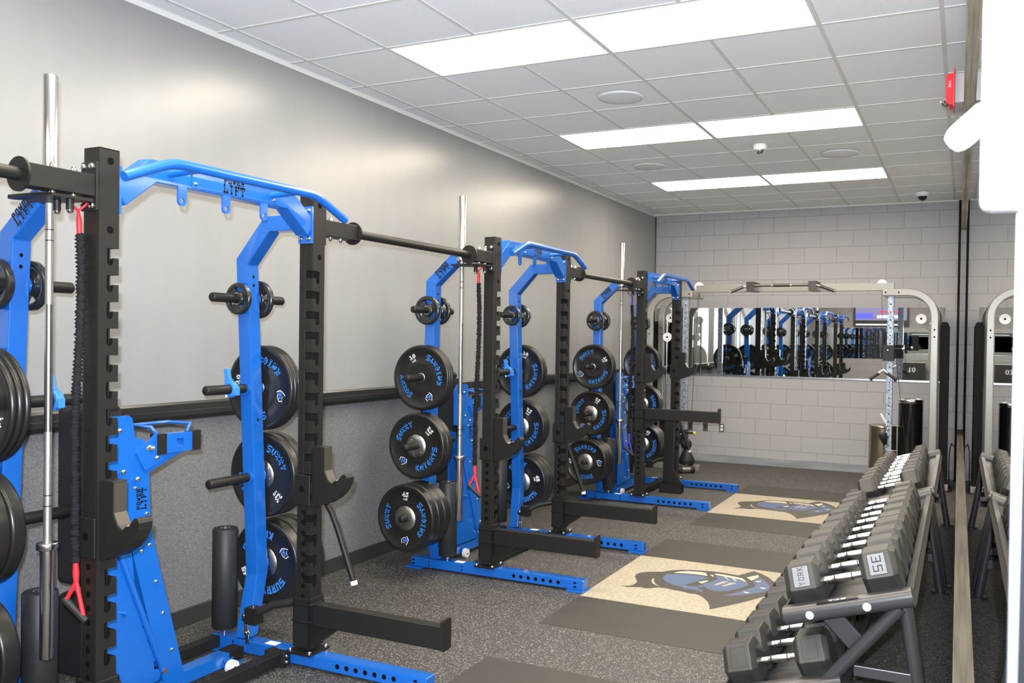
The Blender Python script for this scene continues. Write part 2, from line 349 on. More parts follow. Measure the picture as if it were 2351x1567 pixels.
# emblem outlines, metres, centred on the mat panel
EM = [('dark',[(-.454,-.258),(-.41,-.23),(-.389,-.193),(-.39,-.12),(-.415,-.065),(-.448,-.003),(-.463,.06),(-.45,.119),(-.396,.176),(-.323,.209),(-.278,.28),(-.22,.329),(-.156,.359),(-.084,.375),(-.031,.391),(.038,.399),(.116,.39),(.183,.379),(.219,.461),(.256,.545),(.315,.503),(.378,.434),(.442,.329),(.517,.143),(.482,.026),(.42,-.111),(.342,-.261),(.28,-.368),(.207,-.478),(.183,-.396),(.154,-.33),(.114,-.267),(.073,-.22),(.035,-.202),(0,-.21),(-.044,-.191),(-.064,-.187),(-.112,-.186),(-.166,-.169),(-.219,-.17),(-.251,-.206),(-.286,-.234),(-.32,-.234),(-.307,-.214),(-.358,-.239),(-.408,-.263)]),
('gap',[(-.32,.036),(-.323,-.006),(-.312,-.049),(-.286,-.103),(-.254,-.133),(-.218,-.151),(-.253,-.113),(-.282,-.072),(-.3,-.033)]),
('blue',[(-.263,.047),(-.278,.119),(-.274,.169),(-.215,.209),(-.119,.23),(-.03,.237),(.019,.215),(-.082,-.031),(-.046,-.053),(.003,-.022),(.027,.047),(.041,-.021),(.009,-.06),(.063,-.101),(.064,-.14),(.008,-.108),(-.052,-.13),(-.083,-.091),(-.16,-.063),(-.219,-.018)]),
('blue',[(.082,.209),(.043,.283),(.091,.289),(.163,.297),(.226,.281),(.291,.209),(.3,.166),(.267,.064),(.218,-.026),(.16,-.076),(.102,-.07),(.045,-.018),(.023,.045)]),
('blue',[(.191,-.161),(.254,-.079),(.307,.049),(.347,.144),(.343,.198),(.303,.283),(.327,.396),(.382,.316),(.429,.226),(.46,.14),(.413,.033),(.341,-.058),(.264,-.122)]),
('cream',[(-.243,.225),(-.214,.274),(-.164,.313),(-.097,.332),(-.038,.332),(-.005,.257),(-.078,.263),(-.174,.244)]),
('cream',[(.003,.292),(.025,.304),(.04,.251)]),
('cream',[(.024,.345),(.103,.342),(.166,.329),(.228,.312),(.276,.23),(.217,.276),(.139,.294),(.041,.309)]),
('cream',[(-.021,.079),(.03,.155),(.03,.11),(.011,.054)]),
('cream',[(.246,.352),(.306,.45),(.321,.403),(.297,.286)]),
('cream',[(.32,.293),(.359,.304),(.356,.279),(.334,.271)]),
('cream',[(.381,.15),(.423,.157),(.416,.129),(.395,.127)]),
('cream',[(.303,-.002),(.344,0),(.34,-.024),(.32,-.026)]),
('slot',[(.1,.293),(.117,.293),(.159,.225),(.144,.227)]),
('slot',[(.155,.289),(.172,.292),(.216,.211),(.197,.216)]),
('slot',[(.091,.063),(.124,.177),(.165,.189),(.111,.06)]),
('slot',[(.144,.053),(.176,.166),(.22,.171),(.163,.06)])]

# ------------------------------------------------------------------ the room
b=MB(); b.box(XL-0.2,3.6,YB-0.2,YE+0.2,-0.15,0.0,M['floor']); struct(b.build('floor'))
b=MB(); b.box(XL-0.2,3.6,YB-0.2,YE+0.2,ZC,ZC+0.15,M['ceil']); ceil=struct(b.build('ceiling'))
b=MB(); g=M['grid']
TRJ=(-9,-5,-1,3,7)
for k in range(-1,6):
    if k in (1,3):
        e=[YB]+[v for jj in TRJ for v in (jj*T,(jj+1)*T)]+[YE]
        for q in range(0,len(e),2):
            if e[q+1]>e[q]: b.box(k*T-.012,k*T+.012,e[q],e[q+1],ZC-.005,ZC+.002,g)
    else: b.box(k*T-.012,k*T+.012,YB,YE,ZC-.005,ZC+.002,g)
j=-12
while j*T < YE:
    if j*T>YB: b.box(XL,3.22,j*T-.012,j*T+.012,ZC-.0045,ZC+.002,g)
    j+=1
for (x0,x1) in ((XL,XL+.024),): b.box(x0,x1,YB,YE,ZC-.030,ZC-.001,g)
b.box(XL,3.2,YE-.02,YE,ZC-.02,ZC-.001,g)
gr=b.build('ceiling_grid',ceil)
b=MB(); b.box(XL-.2,XL,YB-.2,YE+.2,0,ZC,M['wallpaint']); struct(b.build('wall_left'))
b=MB(); b.box(XL,3.6,YE,YE+.2,0,ZC,M['block']); struct(b.build('wall_back'))
b=MB(); b.box(XL,3.6,YB-.2,YB,0,ZC,M['block']); struct(b.build('wall_front'))
b=MB(); b.box(XL,XL+.022,YB,YE-.02,.09,1.16,M['carpet']); tag(b.build('carpet_wall_panel'),'long grey carpeted panel on the left wall below the whiteboard','wall panel')
b=MB(); b.box(XL,XL+.032,YB,YE,0,.10,M['vinyl']); struct(b.build('baseboard_left',bevel=.004))
b=MB(); b.box(XL+.03,3.11,YE-.012,YE,0,.10,M['greyvinyl']); struct(b.build('baseboard_back'))
wb=thing('whiteboard','wall-length glossy grey-white marker board above the black tray','whiteboard',(XL,0,0))
b=MB(); b.box(.0008,.04,YB+.05,YE-.03,1.262,3.345,M['board']); b.build('writing_surface',wb)
b=MB(); b.prism([(0,1.165),(.03,1.165),(.05,1.19),(.095,1.195),(.10,1.225),(.094,1.225),(.088,1.205),(.055,1.205),(.055,1.255),(.045,1.268),(0,1.268)],1,YB+.05,YE-.02,M['blacktrim']); b.build('marker_tray',wb,bevel=.002)
b=MB(); b.box(0,.05,YE-.03,YE-.012,1.26,3.36,M['blacktrim']); b.build('end_trim',wb)
b=MB(); b.box(0,.045,YB,YE-.02,3.345,3.362,M['grid']); b.build('top_trim',wb)

# right wall, built in its own turned frame (x = out of the wall face, y = distance from the camera)
RW = lambda o: (setattr(o,'location',RWO), setattr(o,'rotation_euler',(0,0,RWA)), o)[2]
D1=11.64; DN=.57; ZA=.61; ZB=3.02
b=MB(); wp=M['wallpaint']
b.box(0,.3,DN,D1,0,ZA,wp); b.box(0,.3,DN,D1,ZB,ZC,wp); b.box(.036,.3,DN,D1,ZA,ZB,wp); b.box(.042,.3,-3,DN,0,ZC,wp)
RW(struct(b.build('wall_right')))
b=MB(); b.box(.0005,.030,DN+.01,D1-.1,ZA,ZA+.012,M['wood']); RW(struct(b.build('trim_1')))
b=MB(); b.box(.0005,.030,DN+.01,D1-.1,ZB-.012,ZB,M['litwood']); RW(struct(b.build('trim_2')))
b=MB(); b.box(-.028,.0,D1-.14,D1-.1,0,3.36,M['shroud']); RW(struct(b.build('trim_3')))
b=MB(); b.box(.0272,.0305,DN-.008,DN+.006,0,ZB,M['rail']); RW(struct(b.build('trim_4')))
b=MB(); b.box(.0306,.30,DN-.016,DN-.001,0,ZC,M['dimtrim']); RW(struct(b.build('added_end_trim')))  # added cover over the wall end, keeps the flash from whitening it
b=MB(); b.box(-.006,.0,DN+.1,D1-.15,0,.10,M['vinyl']); RW(struct(b.build('baseboard_right')))
for i,(a,c,lab) in enumerate(((DN+.008,3.08,'frameless mirror panel on the right wall, the one nearer the camera'),(3.086,D1-.12,'frameless mirror panel on the right wall, running to the far corner'))):
    b=MB(); b.box(.030,.0355,a,c,ZA+.012,ZB-.012,M['mirror']); RW(tag(b.build('wall_mirror'),lab,'mirror','wall mirrors'))
b=MB(); b.box(XL+.06,2.97,YE-.006,YE-.0005,1.187,2.085,M['mirror']); em=tag(b.build('wall_mirror'),'long low mirror strip on the painted block end wall','mirror','wall mirrors')
b=MB(); b.box(XL+.06,2.97,YE-.014,YE-.001,1.168,1.187,M['satin']); b.build('mirror_channel',em)
b=MB(); b.box(-.5,2.3,YB+.0005,YB+.006,1.19,2.05,M['mirror']); tag(b.build('wall_mirror'),'mirror strip on the wall behind the camera, seen in reflection','mirror','wall mirrors')

# recessed ceiling lights
words={-9:'behind everything, farthest row back',-5:'row behind the camera',-1:'large nearest row overhead',3:'middle row',7:'farthest row'}
for j in (-9,-5,-1,3,7):
    for gx,side in ((0,'left'),(2,'right')):
        t=thing('troffer_light','glowing rectangular ceiling panel, %s one of the %s'%(side,words[j]),'ceiling light',(gx*T+T,j*T+T/2,ZC),'recessed ceiling light panels')
        b=MB(); b.box(-T+.018,T-.018,-T/2+.018,T/2-.018,-.004,-.0005,M['lens']); b.build('diffuser',t)
        b=MB()
        for q in ((-T+.008,T-.008,-T/2+.008,-T/2+.018),(-T+.008,T-.008,T/2-.018,T/2-.008),(-T+.008,-T+.018,-T/2+.018,T/2-.018),(T-.018,T-.008,-T/2+.018,T/2-.018)): b.box(*q,-.006,-.0002,M['whiteplastic'])
        b.build('frame',t)
for (x,y,lab) in ((.929,.917,'round white ceiling speaker between the nearest and middle light rows'),(.301,3.373,'round white ceiling speaker at left, beyond the middle light row'),(2.121,3.43,'round white ceiling speaker at right, beyond the middle light row')):
    b=MB(); b.lathe([(.165,0),(.162,-.008),(.145,-.010),(.00001,-.014)],(x,y,ZC-.005),(0,0,1),M['whiteplastic'],40)
    b.lathe([(.160,-.0),(.150,-.0125),(.147,-.0125)],(x,y,ZC-.005),(0,0,1),M['grid'],40)
    tag(b.build('ceiling_speaker'),lab,'speaker','ceiling speakers')
for (x,y,r,lab,dk) in ((1.525,2.805,.06,'small white dome camera on the ceiling just past the middle lights',0),(2.72,5.95,.075,'white dome camera with dark lens in the far right ceiling corner',1)):
    t=thing('dome_camera',lab,'security camera',(x,y,ZC-.005),'dome cameras')
    b=MB(); b.lathe([(r,0),(r,-.03),(r*.85,-.045),(r*.7,-.05)],(0,0,0),(0,0,1),M['whiteplastic'],28); b.build('housing',t)
    b=MB(); rr=r*.68; b.lathe([(rr*math.cos(a),-.048-rr*math.sin(a)) for a in [i*PI/16 for i in range(8)]]+[(.00001,-.048-rr)],(0,0,0),(0,0,1),M['domeglass'] if dk else M['chrome'],24); b.build('dome',t)

# fire alarm on the right wall, high up
fa=thing('fire_alarm','red fire alarm strobe on a pale grey box, high on the right wall','fire alarm'); RW(fa)
b=MB(); b.box(-.048,0,5.46,5.60,3.015,3.18,M['wallpaint']); b.build('back_box',fa,bevel=.003)
b=MB(); b.box(-.056,-.048,5.44,5.62,2.99,3.205,M['alarmred']); b.prism([(-.056,3.01),(-.075,3.01),(-.095,3.03),(-.095,3.17),(-.085,3.185),(-.056,3.185)],1,5.47,5.59,M['alarmred'])
flat_text(b,'FIRE',(-.075,5.4695,3.125),(0,0,-1),(1,0,0),.011,M['white'],t=1.2); b.build('horn_plate',fa,bevel=.002)
b=MB(); rr=.034; b.lathe([(rr*math.cos(a),rr*math.sin(a)) for a in [i*PI/14 for i in range(7)]]+[(.00001,rr)],(-.09,5.53,3.045),(-1,0,-.2),M['chrome'],12,False); b.build('strobe',fa)

# wall switch box on the near right wall
el=thing('switch_box','white plastic wall switch box with angled lever, very close to the camera','wall switch'); RW(el)
def rrect(x0,x1,z0,z1,r,n=5):
    out=[]
    for (cx,cz,a0) in ((x1-r,z1-r,0),(x0+r,z1-r,90),(x0+r,z0+r,180),(x1-r,z0+r,270)):
        for i in range(n+1): a=math.radians(a0+90*i/n); out.append((cx+r*math.cos(a),cz+r*math.sin(a)))
    return out
b=MB(); b.prism(rrect(.0078,.0415,1.7275,2.05,.005),1,.52,.555,M['whiteplastic']); b.build('housing',el,bevel=.002)
b=MB(); b.lathe([(.00001,-.0008),(.0042,0),(.0058,.003),(.0063,.006),(.0063,.022),(.0055,.024),(.00001,.024)],(-.0078,.535,1.763),(.040,0,.036),M['whiteplastic'],20); b.build('lever',el)

# outlets on the end wall
for x,lab,kind in ((-.191,'left one of three small cover plates low on the end wall',0),(.022,'middle one of three small cover plates low on the end wall',1),(.245,'right cover plate of three low on end wall, with socket',2)):
    t=thing('outlet_plate',lab,'wall outlet',(x,YE,.465),'cover plates on the end wall')
    b=MB(); b.box(-.035,.035,-.006,0,-.058,.058,M['steel']); b.build('cover_plate',t,bevel=.002)
    b=MB()
    if kind==2: b.prism(rrect(-.017,.017,.006,.038,.012),1,-.009,-.005,M['whiteplastic']); b.prism(rrect(-.017,.017,-.038,-.006,.012),1,-.009,-.005,M['whiteplastic'])
    else: b.box(-.012,.012,-.008,-.005,-.03,.03,M['blacktrim'])
    b.build('socket',t)

# ------------------------------------------------------------------ platforms in the floor
for key,lab in (('A','nearest inlaid lifting platform, only a dark corner of it in view'),('B','middle inlaid lifting platform with tan panel and knight emblem'),('C','farthest inlaid lifting platform with tan panel and knight emblem')):
    c=RC[key]-.10 if key!='C' else RC[key]-.12
    t=thing('lifting_platform',lab,'lifting platform',(1.6,c,0),'lifting platforms')
    for s in (-1,1):
        b=MB(); y0,y1=(.59,1.21) if s>0 else (-1.19,-.59)
        b.box(-.61,.62,y0,y1,-.01,.002,M['darkmat']); b.build('side_mat',t)
    b=MB(); b.box(-.61,.62,-.588,.588,-.01,.0024,M['tan']); cm=b.build('centre_panel',t)
    b=MB(); lv={'dark':(.0028,'matdark'),'gap':(.0032,'tan'),'blue':(.0032,'matblue'),'cream':(.0036,'matcream'),'slot':(.0036,'matslot')}
    for k,p in EM: b.poly([(x,y,lv[k][0]) for x,y in p], M[lv[k][1]])
    b.build('knight_emblem',cm)

# ------------------------------------------------------------------ racks
RX={-1:-.07,1:-.295}
NZ=[1.962-.1*i for i in range(16)]
def upright(parent, yc, s):
    """notched post; s=+1 when the inside of the rack lies towards +y"""
    x0,x1=PX-PW/2,PX+PW/2; y0,y1=yc-PW/2,yc+PW/2; b=MB(); m=M['black']; t=.006; z0,z1=.095,2.33
    yi = y1 if s>0 else y0; yo = y0 if s>0 else y1
    def Y(d): return yi - s*d
    pts=[(yo,z0),(yo,z1),(yi,z1)]
    for zt in NZ:
        pts += [(Y(0),zt),(Y(.046),zt),(Y(.050),zt-.004),(Y(.050),zt-.052),(Y(.046),zt-.062),(Y(.037),zt-.066),(Y(.028),zt-.062),(Y(.024),zt-.052),(Y(.024),zt-.036),(Y(0),zt-.036)]
    pts.append((yi,z0))
    if s>0: pts=pts[::-1]
    b.prism(pts,0,x1-t,x1,m)
    b.box(x0,x0+t,min(yi,yo),max(yi,yo),z0,z1,m)
    a,c=sorted((yo,yo+s*t)); b.box(x0+t,x1-t,a,c,z0,z1,m)
    a,c=sorted((yi,yi-s*t)); b.box(x0+t,x1-.045,a,c,z0,z1,m)
    prev=z1
    for zt in NZ: b.box(x1-.045,x1-t,a,c,zt,prev,m); prev=zt-.036
    b.box(x1-.045,x1-t,a,c,z0,prev,m)
    b.box(x0,x1,y0,y1,z1-t,z1+.001,m)
    for z in (2.285,2.03): b.disc((x1+.0006,yc+.004,z),(1,0,0),.014,M['hole'])
    for k in range(12):
        z=.88-.052*k
        if z>.13: b.disc((PX,y0-.0006,z),(0,-1,0),.0125,M['hole'])
    for z in NZ[1::2]:
        for dx in (-.012,.012): b.disc((PX-.01+dx,y0-.0006,z+.02),(0,-1,0),.003,M['hole'],8)
    o=b.build('upright',parent,bevel=.0025)
    b=MB(); b.box(PX-.075,PX+.075,yc-.075,yc+.075,.078,.088,m)
    for dx in (-.06,.06):
        for dy in (-.06,.06): b.bolt((PX+dx,yc+dy,.088),(0,0,1),.011,.014)
    b.build('foot_flange',o)
    return o
def rack(key, label, visible=True):
    c=RC[key]; R=thing('power_rack',label,'power rack',(0,c,0),'blue and black half racks along the whiteboard')
    B=M['blue']; K=M['black']
    for s in (-1,1):
        yc=s*HW
        upright(R,yc,-s)
        b=MB(); b.box(-.35,.985,yc-.038,yc+.038,.014,.078,B)
        for k in range(7):
            for sd in (-1,1): b.disc((.475+.055*k,yc+sd*.0386,.046),(0,sd,0),.0125,M['hole'])
        for x in (-.325,-.2,.07,.93):
            for z in (.032,.058): b.disc((x,yc-.0386,z),(0,-1,0),.006,M['hole'],10)
        for x in (-.335,.92):
            for z in (.032,.058): b.disc((x,yc-.0386,z),(0,-1,0),.006,M['hole'],10)
        base=b.build('base_tube',R,bevel=.004)
        b=MB(); b.box(.0,.07,yc-.025,yc+.02,.0781,.0785,M['white']); b.build('rating_sticker',base)
        for x in (-.385,.87):
            b=MB(); b.box(x,x+.125,yc-.06,yc+.06,0,.014,B); b.build('foot_plate',base,bevel=.002)
        # storage column, bowed outwards
        o=s
        pts=[(-.145,yc,.085),(-.175,yc+o*.10,.39),(-.195,yc+o*.03,2.02),(-.005,yc+o*.004,2.205),(.215,yc,2.205)]
        b=MB()
        # sweep with side = y direction approximately
        b.sqtube([pts[0],pts[1],pts[2],pts[3],pts[4]],(0,1,0),.078,.078,B)
        for z in (1.90,1.945,1.2,.62): 
            yy=yc+o*(.03+.07*(2.02-z)/1.63); xx=-.195+.02*(2.02-z)/1.63
            b.disc((xx+.0394,yy,z),(1,0,.012),.008,M['hole'],10)
        if s<0:
            # lettering on the slanted section, facing away from the rack middle
            d=(Vector(pts[3])-Vector(pts[2])).normalized(); n=Vector((-d.z,0,d.x)); mid=(Vector(pts[2])+Vector(pts[3]))/2
            oo=mid+Vector((0,-.048,0))
            flat_text(b,'POWER',oo+n*.018,d,n,.028,M['blackprint'],t=1.55,adv=6.6,wx=.88); flat_text(b,'LIFT',oo-n*.014,d,n,.033,M['blackprint'],t=1.6,adv=6.6,wx=.95)
        col=b.build('storage_column',R,bevel=.004)
        for z,L,r in ((1.83,.21,.0235),(1.365,.27,.0245),(.90,.27,.0245),(.43,.29,.0245)):
            yy=yc+o*(.03+.07*(2.02-z)/1.63); xx=-.195+.02*(2.02-z)/1.63
            for sd in ((-1,1) if z>.5 else (s,)):
                b=MB(); q=yy+sd*.039
                b.cyl((xx,q,z),(xx,q+sd*.012,z),.036,B,20)
                b.lathe([(r,.012),(r,L-.006),(r-.005,L),(.00001,L)],(xx,q,z),(0,sd,0),K,20)
                b.build('weight_peg',col)
        # roller spindle
        rx=RX[s]; b=MB(); b.cyl((rx,yc-.005,.078),(rx,yc-.005,.111),.008,M['chrome'],10); b.cyl((rx,yc-.005,.095),(rx,yc-.005,.111),.018,M['chrome'],12); b.build('roller_spindle',base)
        # mounting plate of the overhead arch, inside face of the post
        b=MB(); yi=yc-s*(PW/2); a,d=sorted((yi,yi-s*.010)); b.box(PX-PW/2,PX+PW/2,a,d,2.095,2.275,B)
        for x in (-.024,.024):
            for z in (2.118,2.255): b.bolt((PX+x,yi-s*.010,z),(0,-s,0),.012,.012)
        b.build('mounting_plate',R)
    b=MB(); b.box(.10,.165,-HW+.038,HW-.038,.018,.074,K); b.box(.07,.10,HW-.10,HW-.038,.01,.08,K); b.box(.165,.185,HW-.10,HW-.038,.01,.08,K)
    for z in (.03,.06): b.bolt((.185,HW-.07,z),(1,0,0),.009,.01)
    b.build('floor_crossmember',R,bevel=.003)
    if key in 'AZ': b=MB(); b.box(-.345,-.29,-HW+.038,HW-.038,.018,.074,K); b.build('floor_crossmember',R,bevel=.003)
    # arch and pull-up bar
    b=MB(); b.sqtube([(PX,-HW+.048,2.165),(PX,-.385,2.285),(PX,.385,2.285),(PX,HW-.048,2.165)],(1,0,0),.075,.088,B)
    arch=b.build('arch_beam',R,bevel=.004)
    b=MB(); b.box(PX+.038,PX+.043,-.20,.28,2.25,2.322,B)
    for y in (-.185,.265): b.bolt((PX+.043,y,2.265),(1,0,0),.008,.008)
    flat_text(b,'POWER',(PX+.0436,.03,2.308),(0,1,0),(0,0,1),.026,M['blackprint'],t=1.55,adv=6.6,wx=1.0); flat_text(b,'LIFT',(PX+.0436,.03,2.272),(0,1,0),(0,0,1),.038,M['blackprint'],t=1.6,adv=6.6,wx=.9)
    b.build('name_panel',arch)
    for y in (-.245,-.01,.215):
        b=MB(); n=14; oz=2.2; out=[(y-.022,2.245)]+[(y+.022*math.cos(a),oz-.012+.022*math.sin(a)) for a in [PI+PI*i/n for i in range(n+1)]]+[(y+.022,2.245)]
        # plate with a hole: two halves
        hr=.011
        inn=[(y+hr*math.cos(PI+PI*i/n),oz-.012+hr*math.sin(PI+PI*i/n)) for i in range(n+1)]
        low=[(y-.022,oz-.012)]+out[1:-1]+[(y+.022,oz-.012)]+inn[::-1]
        inn2=[(y+hr*math.cos(PI*i/n),oz-.012+hr*math.sin(PI*i/n)) for i in range(n+1)]
        upp=[(y+.022,oz-.012),(y+.022,2.25),(y-.022,2.25),(y-.022,oz-.012)]+inn2[::-1]
        b.prism(low,0,PX+.030,PX+.038,B); b.prism(upp,0,PX+.030,PX+.038,B); b.build('eyelet',arch)
    b=MB(); xb=.43
    def arcpts(p0,p1,p2,r,n=5):
        p0,p1,p2=map(Vector,(p0,p1,p2)); a=(p0-p1).normalized(); d=(p2-p1).normalized(); out=[]
        s0=p1+a*r; s1=p1+d*r
        for i in range(n+1):
            t=i/n; out.append(s0*(1-t)**2+p1*2*t*(1-t)+s1*t*t)
        return out
    e0=(xb,-.625,2.213); k0=(xb,-.41,2.302); k1=(xb,.41,2.302); e1=(xb,.625,2.213)
    b.tube([Vector(e0)]+arcpts(e0,k0,k1,.06)+arcpts(k0,k1,e1,.06)+[Vector(e1)],.0195,B,18)
    for y in (-.28,.28): b.cyl((PX+.03,y-.03,2.285),(xb,y,2.298),.015,B,12)
    b.build('pull_up_bar',R)
    # sleeve + tube attachment at the far post
    b=MB(); yc=HW
    b.tube([(PX-.04,yc-.02,.325),(.10,yc-.07,.30),(.03,yc-.10,.262)],.021,K,12)
    b.box(-.03,.04,yc-.135,yc-.075,.205,.285,K); b.box(-.065,-.03,yc-.115,yc-.095,.21,.245,K)
    b.cyl((.0,yc-.105,.196),(.0,yc-.105,.292),.007,M['chrome'],8); b.bolt((-.048,yc-.117,.235),(0,-1,0),.012,.01)
    b.cyl((-.05,yc-.105,.215),(-.06,yc-.08,.085),.010,M['chrome'],10); b.cyl((-.054,yc-.094,.155),(-.056,yc-.09,.145),.018,M['chrome'],10)
    b.build('pivot_attachment',R)
    b=MB()
    b.tube([(.19,yc+.13,.86),(.215,yc+.17,.80),(.245,yc+.19,.73),(.275,yc+.20,.65),(.37,yc+.215,.385)],.0165,K,12)
    b.cyl((.369,yc+.215,.388),(.374,yc+.216,.366),.0185,M['nylon'],12)
    b.box(.205,.235,yc+.04,yc+.14,.83,.86,K)
    b.build('dip_handle',R)
    return R
RN={'A':'nearest rack','B':'middle rack','C':'farthest rack','Z':'rack behind the camera'}
rack('A','nearest blue and black half rack, cut off by the left edge')
rack('B','middle blue and black half rack of the row')
rack('C','farthest blue and black half rack, beside the cable machine')
rack('Z','blue and black half rack behind the camera, seen in the end mirror')

# connecting beams between racks
for (a,z,lab,cut) in (('Z','A','fat black pull-up beam entering from the left edge to nearest rack',0),('A','B','fat black pull-up beam linking the nearest and middle racks',0),('B','C','fat black pull-up beam linking the middle and farthest racks',0)):
    y0=RC[a]+HW+PW/2; y1=RC[z]-HW-PW/2
    t=thing('connecting_beam',lab,'pull-up beam',(PX,y0,2.185),'black beams between the racks'); L=y1-y0; K=M['black']
    for e0,s in ((0,1),(L,-1)):
        b=MB(); a0,a1=sorted((e0+s*.012,e0+s*.27)); b.box(-.038,.038,a0,a1,-.04,.04,K)
        a0,a1=sorted((e0,e0+s*.012)); b.box(-.0425,.0425,a0,a1,-.09,.09,K)
        a0,a1=sorted((e0+s*.012,e0+s*.045)); b.box(-.028,.028,a0,a1,-.034,.034,K)
        for x in (-.026,.020):
            for zz in (-.072,.072): b.bolt((x,e0+s*.012,zz),(0,s,0),.012,.012)
        for yy in (.08,.16):
            for zz in (-1,1): b.bolt((.01,e0+s*yy,zz*.04),(0,0,zz),.011,.022)
        b.build('square_end',t,bevel=.003)
        b=MB(); b.cyl((0,e0+s*.27,0),(0,e0+s*.279,0),.060,K,28); b.build('flange',t,bevel=.002)
    b=MB(); b.cyl((0,.279,0),(0,L-.279,0),.0235,K,24,cap=False); b.build('fat_grip',t)
    b=MB(); b.prism([(.05,L-.03),(.05,L-.19),(-.03,L-.21),(-.16,L-.21),(-.19,L-.19),(-.19,L-.165),(-.17,L-.15),(-.115,L-.15),(-.115,L-.125),(-.17,L-.12),(-.16,L-.09),(-.06,L-.03)],2,-.062,-.052,K)
    for q in (-.05,.02): b.cyl((q,L-.10,-.052),(q,L-.10,-.10),.013,K,10); b.bolt((q,L-.10,-.10),(0,0,-1),.012,.012)
    b.build('barbell_hanger',t)

# ------------------------------------------------------------------ weights
def bumper_mesh(num, th, hubr):
    m=M['rubber']; b=MB(); h=th/2; R=.2245
    b.lathe([(.026,-h+.006),(.0265,h-.006)],(0,0,0),(0,1,0),M['steel'],40)
    for s in (-1,1):
        pr=[(.026,s*(h-.006)),(hubr,s*(h-.006)),(hubr+.012,s*(h-.004)),(hubr+.02,s*(h-.006)),(.196,s*(h-.006)),(.202,s*h),(R-.010,s*h),(R-.002,s*(h-.004)),(R,s*(h-.011))]
        b.lathe(pr,(0,0,0),(0,1,0),m,64)
        y=s*(h-.006)+s*.0007; fc=1 if s<0 else -1
        arc_text(b,'SURRY',135,.150,.040,fc,y,M['letter'],t=1.5); arc_text(b,'KNIGHTS',-45,.150,.040,fc,y,M['letter'],True,t=1.5)
        # the number and LBS
        a=math.radians(45); c=Vector((math.cos(a),math.sin(a))); u=Vector((c.y,-c.x))
        for (s_,off,hh) in ((num,.158,.030),('LBS',.1275,.013)):
            for q in text_quads(s_,hh,1.9,6.2): b.poly([((c.x*(off+p.y)+u.x*p.x)*fc,y,c.y*(off+p.y)+u.y*p.x) for p in q], M['white'])
        # emblem
        a=math.radians(225); ce=Vector((math.cos(a),math.sin(a)))*.150; ex=Vector((math.cos(a+PI/2),math.sin(a+PI/2))); ey=-Vector((math.cos(a),math.sin(a)))
        def put(p,k,yy,mm,cx=.03,cy=.03): 
            b.poly([((ce.x+ex.x*(q[0]-cx)*k+ey.x*(q[1]-cy)*k)*fc,yy,ce.y+ex.y*(q[0]-cx)*k+ey.y*(q[1]-cy)*k) for q in p],mm)
        put(EM[0][1],.062,y,M['white']); put(EM[0][1],.053,y+s*.0004,M['rubber'])
        for k in (2,3,4): put(EM[k][1],.057,y+s*.0008,M['letter'] if k==3 else M['logoblue'])
    b.lathe([(R,-h+.011),(R+.0005,0),(R,h-.011)],(0,0,0),(0,1,0),m,64)
    return b
def hub_mesh(th,hubr,bolts):
    b=MB(); h=th/2
    for s in (-1,1):
        b.lathe([(.0255,s*(h-.004)),(hubr,s*(h-.004)),(hubr+.001,s*(h-.007))],(0,0,0),(0,1,0),M['steel'],48)
        if bolts:
            for k in range(6): a=PI/3*k+.2; b.bolt((math.cos(a)*.055,s*(h-.004),math.sin(a)*.055),(0,s,0),.004,.003)
    return b
TH={'10':.026,'25':.058,'45':.074}
PROTO={}
for num,hr,bo in (('10',.090,False),('25',.080,True),('45',.084,False)):
    o=bumper_mesh(num,TH[num],hr).build('bumper_plate'); 
    h=hub_mesh(TH[num],.031 if num=='10' else hr-.003,bo).build('steel_hub',o)
    PROTO[num]=o
def grip_plate(R,th):
    b=MB(); h=th/2; m=M['iron']; n=72
    # three windows: ring + hub + spokes
    for s in (-1,1):
        b.lathe([(R*.72,s*(h*.75)),(R*.78,s*h),(R*.95,s*h),(R,s*(h-.006))],(0,0,0),(0,1,0),m,48)
        b.lathe([(.0265,s*h*1.0),(R*.40,s*h*1.0),(R*.44,s*h*.7)],(0,0,0),(0,1,0),m,32)
    b.lathe([(R,-h+.006),(R,h-.006)],(0,0,0),(0,1,0),m,48); b.lathe([(R*.72,-h*.75),(R*.72,h*.75)],(0,0,0),(0,1,0),m,48)
    b.lathe([(R*.44,-h*.7),(R*.44,h*.7)],(0,0,0),(0,1,0),m,32); b.lathe([(.0265,-h),(.0265,h)],(0,0,0),(0,1,0),M['steel'],24)
    b.lathe([(.0265,-h-.0005),(.031,-h-.0005)],(0,0,0),(0,1,0),M['steel'],24); b.lathe([(.0265,h+.0005),(.031,h+.0005)],(0,0,0),(0,1,0),M['steel'],24)
    for k in range(3):
        a0=2*PI*k/3+PI/2
        for s in (-1,1):
            pts=[]; w=math.radians(38)
            q=[(R*.43,a0-w),(R*.43,a0),(R*.43,a0+w),(R*.73,a0+w*.8),(R*.73,a0),(R*.73,a0-w*.8)]
            b.poly([(r*math.cos(a),s*h*.7,r*math.sin(a)) for r,a in q],m)
        for e in (-1,1):
            w=math.radians(38)
            p0=(R*.43,a0+e*w); p1=(R*.73,a0+e*w*.8)
            b.poly([(p0[0]*math.cos(p0[1]),-h*.7,p0[0]*math.sin(p0[1])),(p1[0]*math.cos(p1[1]),-h*.7,p1[0]*math.sin(p1[1])),(p1[0]*math.cos(p1[1]),h*.7,p1[0]*math.sin(p1[1])),(p0[0]*math.cos(p0[1]),h*.7,p0[0]*math.sin(p0[1]))],m)
    return b
PROTO['5']=grip_plate(.100,.030).build('grip_plate'); PROTO['2']=grip_plate(.082,.026).build('grip_plate')
TH['5']=.030; TH['2']=.026
used=set()
